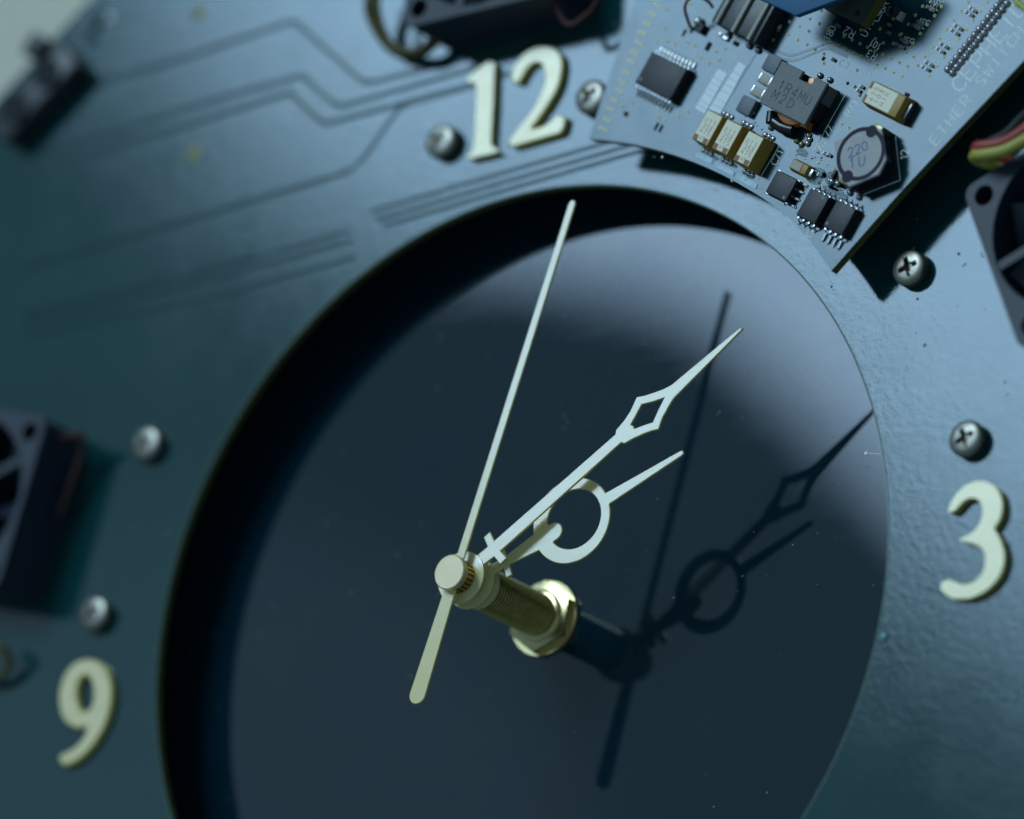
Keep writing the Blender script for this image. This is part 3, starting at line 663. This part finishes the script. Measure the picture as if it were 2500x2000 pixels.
def lettering(s, a, b, z, h, m, parent, wd=.014, name='lettering', flip=False, squash=.62):
    """writing from the picture point of its first letter to that of its last, at height z"""
    A, B = at(*a, z).xy, at(*b, z).xy; dx = (B-A).normalized(); dy = Vector((-dx.y, dx.x))*(-1 if flip else 1)
    mb = MB(); n = len(s); w_ = h*squash
    for i, ch in enumerate(s):
        if ch == ' ': continue
        c = A+(B-A)*(i/(n-1) if n > 1 else 0)
        for st in F[ch]:
            strip(mb, [c+dx*(x-.4)*w_/.8+dy*(y-.5)*h for x, y in st], wd, z+.0005, z+.003, .8)
    c = (A+B)/2; return part(name, mb, m, parent, at_=(*c, z), smooth=False, up=True)
lettering('CEPHEID', (2340, 207), (2486, 23), ZB, .27, M['silk'], small, .024)
lettering('ETHER SWITCH', (2283, 341), (2488, 80), ZB, .19, M['silk'], small, .019)
for s_, a, b, h, fl_ in [('C71', (1890.8, 396), (1904, 371), .13, 0), ('C77', (2010, 339.6), (2025.7, 315), .12, 0), ('78', (2000, 363), (2007, 351), .12, 0), ('R73', (2070, 276), (2085, 253), .12, 0),
                    ('C96', (2139, 46), (2153, 24), .13, 0), ('R', (2160, 10), (2166, 1), .13, 0), ('C180', (2013.4, 105), (2032, 70), .13, 0), ('R2', (2080, 83), (2066, 76), .13, 0), ('U1', (2111, 82), (2119, 69), .12, 0),
                    ('101', (2146, 114), (2128, 105), .11, 0), ('R3', (2134, 138), (2122, 131), .12, 0), ('74', (2122, 178), (2132, 166), .11, 0), ('12', (2208, 384), (2209, 372), .14, 0),
                    ('C2', (2054, 153), (2068, 160), .10, 0), ('A01', (1640, 340), (1660, 334), .11, 0) if False else ('C1', (1975, 569), (1983, 572), .12, 0)]:
    lettering(s_, a, b, ZB, h, M['silk'], small, .014)

# tantalum capacitors, three in a row
def tant(u, v, lx, ly, h, lb, rows, marks, stripe_end, ang=UA):
    p = at(u, v, ZB+h); c = Vector((p.x, p.y, ZB))
    body = part('capacitor', MB().box(c, ang, lx/2+.03, ly/2+.03, ZB+.01, ZB+h, .03), M['tant'], small, lb, at_=c, bevel=.012)
    return body, c
for k, (u, v, lb) in enumerate([(1727, 311.5, 'leftmost golden capacitor of the row of three'), (1775, 334.5, 'middle golden capacitor of the row of three'), (1827.5, 363.5, 'rightmost golden capacitor of the row of three')]):
    lx, ly, h = .34, .515, .30
    b, c = tant(u, v, lx, ly, h, lb, 0, 0, 0); z = ZB+h
    part('printed_face', MB().box(c, UA, lx/2-.012, ly/2-.012, z, z+.002), M['tantface'], b, at_=c, smooth=False)
    c3 = Vector((c.x, c.y, z))
    J = lambda x, y, zz=z: c3.xy+U*x+W*y
    for x in (-.115, .10):
        part('mark', MB().box(J(x, -.205), UA, .045, .042, z+.002, z+.004), M['brownmark'], b, at_=c, smooth=False)
    def let(s_, x0, x1, y, hh):
        mb = MB(); n_ = len(s_)
        for i, ch in enumerate(s_):
            q = J(x0+(x1-x0)*i/(n_-1), y)
            for st in F[ch]: strip(mb, [q+U*(xx-.4)*hh*.62/.8+W*(yy-.5)*hh for xx, yy in st], .007, z+.002, z+.004, .8)
        part('lettering', mb, mat('faint_brown_print', (.26, .20, .14), .6) if 'faint' not in M else M['faint'], b, at_=c, smooth=False, up=True)
    if 'faint' not in M: M['faint'] = mat('faint_brown_print', (.25, .19, .13), .6)
    let('015', -.09, .09, .10, .075); let('358', -.07, .08, .01, .075); let('475', -.08, .08, -.08, .075); let('45', -.02, .04, -.19, .06)
    for s_ in (-1, 1):
        for k2 in (-.09, .0, .09):
            q = c.xy+W*s_*(ly/2+.07)+U*k2; part('solder_joint', MB().ball((*q, ZB+.01), .045, 8, .5), M['solder'], b, at_=(*q, ZB))
# capacitor lying across
lx, ly, h = .73, .36, .26
b, c = tant(2157, 241.5, lx, ly, h, 'golden capacitor lying across, above the round inductor', 0, 0, 0); z = ZB+h
part('printed_face', MB().box(c.xy-U*.07, UA, lx/2-.085, ly/2-.012, z, z+.002), M['tantface'], b, at_=c, smooth=False)
for y in (-.11, .11): part('mark', MB().box(c.xy-U*.33+W*y, UA, .025, .055, z+.002, z+.004), M['brownmark'], b, at_=c, smooth=False)
for s_, x in (('475', -.21), ('108', -.10), ('H1K', .02)):
    mb = MB()
    for i, ch in enumerate(s_):
        q = c.xy+U*x+W*(-.09+.09*i)
        for st in F[ch]: strip(mb, [q+W*(xx-.4)*.06-U*(yy-.5)*.085 for xx, yy in st], .008, z+.002, z+.004, .8)
    part('lettering', mb, M['faint'], b, at_=c, smooth=False)
part('lead', MB().box(c.xy+U*(lx/2+.05), UA, .035, .13, ZB+.005, ZB+.14), M['tin'], b, at_=c, bevel=.01)
part('lead', MB().box(c.xy-U*(lx/2+.05), UA, .025, .13, ZB+.005, ZB+.10), M['tin'], b, at_=c, bevel=.01)
# small tantalum
b, c = tant(1950, 407, .34, .15, .14, 'small beige and golden capacitor above the chips', 0, 0, 0); z = ZB+.14
part('printed_face', MB().box(c.xy-U*.06, UA, .11, .065, z, z+.002), M['ceramic'], b, at_=c, smooth=False)
part('mark', MB().box(c.xy+U*.06, UA, .008, .07, z+.002, z+.004), M['brownmark'], b, at_=c, smooth=False)
part('lead', MB().box(c.xy+U*.225, UA, .03, .06, ZB+.004, ZB+.09), M['tin'], b, at_=c, bevel=.008)

# ferrite block with open notch and coil
h = .34; b, c = chip('inductor', 1936.5, 226.5, 1.02, .745, .10, M['ferrite'], taper=0, bevel=0.01, lb='grey ferrite block marked 1R4MU over a copper coil', z0=ZB+.24)
z = ZB+h
# cover with a notch is laid as four pieces round the opening
bpy.data.objects.remove(b)
nx, ny = .12, .30       # notch centre, from the block centre
def J(x, y): return c.xy+U*x+W*y
outl = [J(-.51, -.37), J(.51, -.37), J(.51, .37), J(.24, .37), J(.24, .235), J(-.03, .235), J(-.03, .37), J(-.51, .37)]
ind = link('inductor', flat('inductor', [outl], z-.05, z, M['ferrite'], origin=c, bevel=.01, res=1), small, c-sb0); ind['label'] = 'grey ferrite block marked 1R4MU over a copper coil'
part('body', MB().prism([J(-.49, -.22), J(.49, -.22), J(.49, .35), J(.26, .35), J(.26, .22), J(-.05, .22), J(-.05, .35), J(-.49, .35)], ZB+.051, z-.051), M['epoxy'], ind, at_=c)  # black body colours in the shade of the block's sides
part('core', MB().lathe(c, [(.20, ZB+.002), (.20, z-.101)], 24), M['blackshiny'], ind, at_=c)
part('coil', MB().lathe(J(.05, -.11), [(.31, ZB+.06), (.36, ZB+.08), (.37, ZB+.14), (.36, z-.12), (.31, z-.105), (.21, z-.104)], 32), M['orange'], ind, at_=c)
q = J(.13, .28); part('coil_end', MB().box(q, UA+.3, .055, .06, ZB+.1, z-.08), M['copper'], ind, at_=c, bevel=.02)
q = J(.36, -.34); part('coil_end', MB().box(q, UA+.1, .07, .06, ZB+.02, z-.15), M['orange'], ind, at_=c, bevel=.02)
for x in (-.48, .48): part('leg', MB().box(J(x, .2), UA, .03, .14, ZB+.003, z-.101), M['ferrite'], ind, at_=c)
part('base', MB().box(J(0, 0), UA, .50, .36, ZB+.002, ZB+.05), M['blackshiny'], ind, at_=c)
lettering('1R4MU', (1908, 208), (1973, 244), z, .15, M['ferrite_mark'], ind, .013)
lettering('M2D', (1893, 231), (1930, 253), z, .15, M['ferrite_mark'], ind, .013)
# black glossy curved lugs below the block
for pts, r in (([J(-.36, -.40), J(-.33, -.47), J(-.28, -.56)], .09), ([J(-.22, -.52), J(-.05, -.54), J(.12, -.52), J(.20, -.50)], .10)):
    P3 = [(p.x, p.y, ZB+.11) for p in pts]; part('lug', MB().tube(P3, r, 14), M['blackshiny'], ind, at_=c)
for u, v in [(1881, 311), (1944, 343), (1955, 352), (1973, 330), (1975, 340), (1970, 350)]:
    q = at(u, v, ZB+.03); part('solder_joint', MB().ball((q.x, q.y, ZB+.02), .05, 10, .6), M['gold'] if u < 1960 else M['solder'], ind, at_=q)
# square blue-grey pads and two ceramic capacitors at the block's left side
for u, v, lb in [(1883.5, 155, 'blue-grey square pad at the upper left of the ferrite block'), (1820.5, 257, 'blue-grey square pad at the lower left of the ferrite block')]:
    chip('pad_block', u, v, .29, .27, .10, M['pad'], .01, .015, lb=lb)
for u, v, lb in [(1867, 194, 'beige ceramic capacitor, the upper of two beside the ferrite block'), (1849, 224, 'beige ceramic capacitor, the lower of two beside the ferrite block')]:
    o, c = chip('ceramic_capacitor', u, v, .24, .14, .12, M['ceramic'], .0, .01, lb=lb)
    for s_ in (-1, 1): part('end_cap', MB().box(c.xy+U*s_*.115, UA, .02, .076, ZB+.002, ZB+.124), M['tin'], o, at_=c, bevel=.008)

# round power inductor
h = .35; z = ZB+h
cr_ = px((1900, 0, 3.593), [(490, 1245), (815, 1105), (905, 1140), (925, 1270), (945, 1400), (880, 1530), (620, 1640), (530, 1560)])
P = [p.xy for p in on(cr_, z)]; c = sum(P, Vector((0, 0)))/len(P); c3 = Vector((c.x, c.y, ZB))
rnd = link('inductor', flat('inductor', [P], ZB+.31, z, M['inductor_top'], origin=c3, bevel=.012, res=1), small, c3-sb0)
rnd['label'] = 'pale inductor with a dark ring marked 220 1U'
P2 = [c+(p-c)*.92 for p in P]; part('body', MB().prism(P2, ZB+.06, ZB+.309), M['blackshiny'], rnd, at_=c3)  # sides made black below the top plate, their shade put in the colour
part('base', MB().prism([c+(p-c)*1.0 for p in P], ZB+.002, ZB+.06), M['epoxy'], rnd, at_=c3)
q = at(2101.8, 375.7, z).xy
part('groove', MB().lathe(q, [(.37, z+.001), (.395, z+.004), (.415, z+.004), (.44, z+.001)], 64, cap=False), M['ring'], rnd, at_=c3)
for u, v in [(2128, 321), (2069, 431)]:
    g = at(u, v, z); part('notch', MB().lathe(g, [(.10, z+.001), (.10, z+.006), (.001, z+.006)], 16), M['ring'], rnd, at_=c3)
for u, v in [(2147, 318), (2063, 440)]:
    g = at(u, v, z-.1); part('terminal', MB().box(g, UA, .09, .07, ZB+.01, z-.04), M['gold'], rnd, at_=c3, bevel=.03)
lettering('220', (2077, 372), (2111, 357), z, .16, M['bluemark'], rnd, .022)
lettering('1U', (2080, 399), (2104, 393), z, .16, M['bluemark'], rnd, .022)
# printed outline round it
mb = MB(); strip(mb, on([(2186, 334), (2198, 440), (2108, 475)], ZB), .013, ZB+.0005, ZB+.003, .8); part('printed_line', mb, M['silk'], small, at_=at(2186, 334, ZB), smooth=False)
for pl in [[(2068, 224), (1985, 369)], [(1902, 357), (1848, 447)], [(1700, 121), (1600, 275)], [(1805, 120), (1705, 280)]]:
    mb = MB(); strip(mb, on(pl, ZB), .012, ZB+.0005, ZB+.003, .8); part('printed_line', mb, M['silk'], small, at_=at(*pl[0], ZB), smooth=False)
mb = MB()
for pl in [[(1800, 80), (1920, 135), (1935, 137), (2030, 103)], [(1795, 92), (1915, 146), (1938, 150), (2020, 117), (2070, 139)], [(1853, 120), (1780, 240), (1752, 285)]]:
    strip(mb, round_poly(on(pl, ZB), .06, 3), .04, ZB-.001, ZB+.003, .5)
part('trace', mb, M['board'], small, at_=at(1900, 130, ZB), smooth=False, up=True)

# white stickers
for P_, lb in (([(1270, 605), (1350, 650), (1150, 1000), (1068, 950)], 'narrower white sticker strip'), ([(1452, 545), (1515, 582), (1290, 1000), (1190, 955)], 'wider white sticker strip')):
    poly = [p.xy for p in on(px((1400, 0, 3.593), P_), ZB)]; q = poly[0]
    part('sticker', MB().prism(poly, ZB+.001, ZB+.006), M['label'], small, lb, at_=(*q, ZB), smooth=False)
    mb = MB()
    for k in (.2, .34, .47, .6, .78, .9):
        a = poly[0].lerp(poly[3], k); b_ = poly[1].lerp(poly[2], k); strip(mb, [a.lerp(b_, .05), a.lerp(b_, .95)], .012, ZB+.006, ZB+.008, .8)
    part('printed_line', mb, mat('faint_blue_line', (.42, .48, .58), .6), small, at_=(*q, ZB), smooth=False)

# gold finger pads along the left edge
c_ = (1400, 0, 3.593)
for x, y in [(765, -45), (730, 40), (690, 120), (645, 210), (605, 290), (575, 375), (540, 460), (505, 540), (465, 635), (430, 715), (400, 800), (360, 880), (325, 955), (295, 1050), (260, 1130)]:
    p = at(*px(c_, [(x, y)])[0], ZB)
    mb = MB()
    for s_ in (-1, 1): mb.lathe(p.xy+U*s_*.05, [(.032, ZB+.001), (.028, ZB+.008), (.014, ZB+.008), (.012, ZB+.003), (.001, ZB+.003)], 12)
    mb.box(p.xy, UA, .03, .006, ZB+.001, ZB+.004)
    part('gold_pad', mb, M['gold'], small, at_=p)

# vias: too small to tell apart
VI = px((1650, 0, 7.187), [(1665, 220), (1830, 305), (2000, 385), (1645, 475), (1800, 535), (1972, 612), (1713, 703), (2135, 700), (1055, 590), (210, 740), (335, 800), (705, 905), (868, 853), (760, 1050), (585, 1110), (440, 1010), (255, 60), (1465, 375)])
VI += px((1900, 0, 7.187), [(370, 468), (555, 335), (390, 262), (725, 420), (540, 548), (510, 785), (648, 868), (805, 948), (800, 1113), (758, 183), (910, 285), (885, 500), (785, 672), (922, 740), (1057, 808), (1198, 876), (1325, 940), (1465, 1002), (1603, 1073), (1733, 1137), (1385, 1233), (1220, 1465), (1352, 1530), (1437, 1675), (1160, 640), (1300, 703), (1438, 768), (1568, 832), (1705, 685), (1700, 900), (1845, 757), (1840, 960), (2022, 765), (1980, 1027), (2127, 1100), (1877, 1203), (2020, 1272), (2025, 335), (1790, 512), (2140, 610), (1455, 525), (1655, 415)])
V2 = [(380, 112), (715, 118), (255, 270), (592, 278), (130, 430), (462, 437), (338, 592), (5, 600), (212, 758), (88, 917), (218, 998), (112, 1165), (290, 1152), (415, 992), (625, 1162), (497, 1322), (750, 1000), (548, 832), (675, 675), (877, 842), (1005, 680), (798, 517), (927, 355), (1130, 520), (1258, 358), (1052, 195), (1178, 35), (1385, 200), (1512, 35), (10, 1337)]
VI += px((2200, 0, 7.187), V2)
VI += px((1740, 130, 5.39), [(1097, 1335), (1390, 1445), (1502, 1468), (1600, 1515), (1303, 1655), (1402, 1712), (1792, 982), (1697, 933), (1777, 398), (1875, 445), (1938, 555)])
VI += [(1968, 459), (2000, 448)]+px(c_, [(1005, 980), (915, 1020), (805, 1060), (745, 1030), (435, 935), (515, 905), (825, 360), (890, 390), (735, 370), (805, 250), (820, 80)])
mb = MB()
for u, v in VI:
    p = at(u, v, ZB); mb.lathe(p, [(.028, ZB+.0005), (.026, ZB+.008), (.013, ZB+.008), (.012, ZB+.0015)], 10, mi=0, cap=False); mb.lathe(p, [(.0125, ZB+.001), (.012, ZB+.0014)], 8, mi=1)
part('vias', mb, [mat('pale_gold_ring', (.52, .46, .20), .5, metal=.3), M['hole']], small, kind='stuff')

# solder balls in two rows
c6 = (2200, 0, 7.187)
for x, y in [(1760, -5), (1675, 100), (1600, 200), (1520, 300), (1440, 405), (1360, 505), (1280, 605), (1203, 705), (1120, 805), (1040, 905), (963, 1010), (885, 1108), (808, 1210),
             (1845, 60), (1765, 165), (1685, 265), (1605, 370), (1525, 470), (1445, 575), (1365, 675), (1285, 780), (1205, 875), (1125, 980), (1045, 1080), (965, 1170), (890, 1275)]:
    p = at(*px(c6, [(x, y)])[0], ZB+.03)
    part('solder_ball', MB().lathe(p, [(.062, ZB), (.06, ZB+.02), (.045, ZB+.045), (.02, ZB+.058), (.001, ZB+.06)], 14), M['solder'], small, at_=(p.x, p.y, ZB))
# pairs of tiny resistors among the vias
RS = px(c6, [(480, 130), (555, 180), (545, 45), (620, 95), (300, 380), (355, 420), (235, 450), (300, 495), (1230, 145), (1285, 190), (1160, 215), (1225, 260), (965, 450), (1035, 500), (905, 535), (975, 585), (715, 775), (790, 820), (655, 860), (720, 905), (455, 1095), (525, 1140), (395, 1175), (460, 1215), (20, 700), (90, 750), (20, 830)])
RS += px((1900, 0, 7.187), [(960, 1040), (1050, 450), (1940, 430), (1940, 575), (2090, 780)])+px((1800, 350, 4.791), [(1025, 120), (1075, 135), (925, 345), (965, 370)])+px((1740, 130, 5.39), [(1960, 440), (1920, 490)])
for i, (u, v) in enumerate(RS):
    p = at(u, v, ZB+.04); c = Vector((p.x, p.y, ZB))
    o = part('resistor', MB().box(c, UA-.15, .036, .026, ZB+.001, ZB+.035), M['dimchip'], small, at_=c, bevel=.006)
    part('end_cap', MB().box(c.xy-U*.045, UA-.15, .012, .027, ZB+.0015, ZB+.037), M['dimtin'], o, at_=c)
mb = MB()
for i in range(0, 26, 2):
    for dx, r in ((8, .022), (15, .03), (24, .038)):
        p = at(RS[i][0]+dx, RS[i][1]-8+dx*.45, ZB).xy; strip(mb, [p+Vector((r*math.cos(a*.785), r*math.sin(a*.785))) for a in range(7)], .010, ZB+.0005, ZB+.003, .8)
part('printed_arcs', mb, M['silk'], small, kind='stuff', smooth=False, up=True)
# pale flux film round the chips
mb = MB()
for u, v, rx, ry in [(2075, 452, .30, .12), (2040, 440, .28, .16), (1990, 430, .22, .16), (2040, 470, .3, .08), (1960, 372, .15, .08), (1830, 430, .12, .05), (1790, 402, .12, .04), (1745, 385, .12, .04)]:
    p = at(u, v, ZB); mb.prism([p.xy+U*rx*random.uniform(.7, 1.1)*math.cos(k*.52)+W*ry*random.uniform(.6, 1.1)*math.sin(k*.52) for k in range(12)], ZB+.0006, ZB+.0016)
part('flux_film', mb, M['flux'], small, kind='stuff', smooth=False)
mb = MB()
for i in range(46):
    u, v = random.choice([(1600+i*8, 376+i*2.5), (2045, 440), (2070, 455), (1985, 380), (1840, 300)]); u += random.gauss(0, 14); v += random.gauss(0, 9)
    p = at(u, v, ZB); mb.ball((p.x, p.y, ZB+.002), random.uniform(.012, .03), 8, .5)
part('solder_splash', mb, M['solder'], small, kind='stuff')
for u, v, s_ in [(2030, 443, .06), (2044, 448, .055), (2074, 470, .05), (2096, 481, .05), (2001, 184, .05), (2025, 195, .05), (1840, 275.5, .03), (1817, 263, .03)]:
    p = at(u, v, ZB+.03); part('solder_joint', MB().ball((p.x, p.y, ZB+.02), s_, 12, .7), M['tin'], small, at_=(p.x, p.y, ZB))
# solder pads in front of the three capacitors
for pl in ([(1703, 372), (1742, 390), (1737, 401), (1698, 383)], [(1752, 396), (1795, 420), (1790, 431), (1747, 407)], [(1803, 424), (1850, 450), (1845, 462), (1798, 436)]):
    poly = [p.xy for p in on(pl, ZB)]; part('tinned_pad', MB().prism(poly, ZB+.001, ZB+.010), mat('dull_tin', (.30, .38, .44), .45, metal=.4, col2=(.18, .25, .30), nscale=900), small, at_=(*poly[0], ZB))
# small chips, dark specks
for u, v, lx, ly, hh, m in [(1705, 66, .16, .15, .10, 'epoxy'), (2035, 423, .05, .13, .08, 'epoxy'), (1768, 92, .13, .06, .05, 'tin'), (1756, 83, .06, .05, .04, 'tin'), (1795, 105, .10, .07, .03, 'hole'),
                            (1727, 112, .06, .14, .03, 'hole'), (1688, 72, .03, .12, .02, 'hole'), (1669, 79, .03, .12, .02, 'hole'), (1601, 308, .03, .13, .02, 'hole'), (1612, 313, .03, .12, .02, 'hole'), (1526, 277, .05, .07, .03, 'hole'),
                            (2010, 143, .05, .06, .01, 'hole'), (2213, 231, .08, .06, .02, 'hole'), (2188, 27, .13, .12, .09, 'epoxy'), (2196, 38, .09, .14, .08, 'ceramic'), (2168, 26, .05, .15, .09, 'tin')]:
    chip('chip' if m == 'epoxy' else 'solder_pad' if m == 'hole' else 'capacitor', u, v, lx, ly, hh, M[m], .004, .008)
# header with ridged dark shell and thin twisted lead
hc = at(1812, 26, ZB+.35); hc = Vector((hc.x, hc.y, ZB))
hd = part('header', MB().box(hc, UA, .50, .36, ZB+.002, ZB+.30), M['connector'], small, 'dark ridged header at the top edge of the board', at_=hc, bevel=.03)
for k in (-.36, 0.02, .38): part('ridge', MB().box(hc.xy+U*k, UA, .035, .37, ZB+.302, ZB+.36), mat('lit_ridge', (.30, .29, .26), .5), hd, at_=hc, bevel=.015)  # paler than the shell: the lit look of the ridges is in the colour
for x, y in ((-.28, -.42), (.2, -.42), (.56, .05), (.40, -.42)): q = hc.xy+U*x+W*y; part('solder_joint', MB().ball((*q, ZB+.03), .055, 10, .8), M['tin'], hd, at_=(*q, ZB))
lead = [at(1686, 68, ZB+.05), at(1678, 45, ZB+.25), at(1672, 20, ZB+.4), at(1680, 0, ZB+.45), at(1700, -10, ZB+.45), at(1728, 3, ZB+.25), at(1740, 18, ZB+.08)]
o = wire('jumper_wire', small, lead, .026, M['brown'], 'thin reddish jumper wire looping over the board'); o.data.materials[0] = mat('red_brown_enamel', (.20, .05, .035), .4)
p = at(1701, 50, ZB+.1); part('solder_joint', MB().ball((p.x, p.y, ZB+.05), .075, 14, .9), mat('bright_solder', (.85, .85, .9), .3, metal=1), small, at_=(p.x, p.y, ZB))
# shaded chip below the blue plate
zc = ZB+.16
P = [p.xy for p in on([(2003, 15), (2095, 57), (2131, 0), (2160, -46), (2060, -90)], zc)]; q = P[0]
u1 = part('chip', MB().prism(P, ZB+.03, zc), mat('olive_grey_chip', (.035, .06, .06), .45, col2=(.045, .07, .065)), small, 'large square chip in the shade of the blue plate', at_=(*q, ZB), bevel=.01)
part('substrate', MB().prism([P[0]+(P[1]-P[0]).normalized()*-.0+Vector((.0, -.0)), P[1]+U*.0, P[1]+U*.11, P[2]+U*.11, P[3]+U*.11, P[3], P[2], P[1]], ZB+.002, ZB+.1), mat('olive_substrate', (.11, .10, .025), .6), u1, at_=(*q, ZB))
p = at(2093, 33, zc); part('pin_mark', MB().lathe(p, [(.05, zc+.001), (.05, zc+.002), (.001, zc+.002)], 20), M['hole'], u1, at_=(*p.xy, ZB))
# blue plate standing above the board on a post
zp = ZB+1.12
P = [p.xy for p in on([(1810, -22), (1941.7, 38), (1985, 22), (2075, -12), (2140, -110), (1960, -200), (1850, -120)], zp)]
bp = thing('blue_plate', 'bright blue metal plate raised above the small board at the top edge', 'heat sink', (*P[4], ZB))
part('plate', MB().prism(P, zp-.12, zp), M['blue'], bp, bevel=.03)
ctr = at(1975, -60, zp).xy; part('post', MB().lathe(ctr, [(.25, ZB+.002), (.25, zp-.121)], 24), M['steel'], bp)
# green-yellow loop at the top right corner
lp = [at(2520, 40, ZB+.5), at(2500, 18, ZB+.5), at(2486, 8, ZB+.5), at(2479, -8, ZB+.5), at(2490, -30, ZB+.5)]
o = wire('wire', small, lp, .06, M['yellow'], 'yellow-green wire at the top right corner')
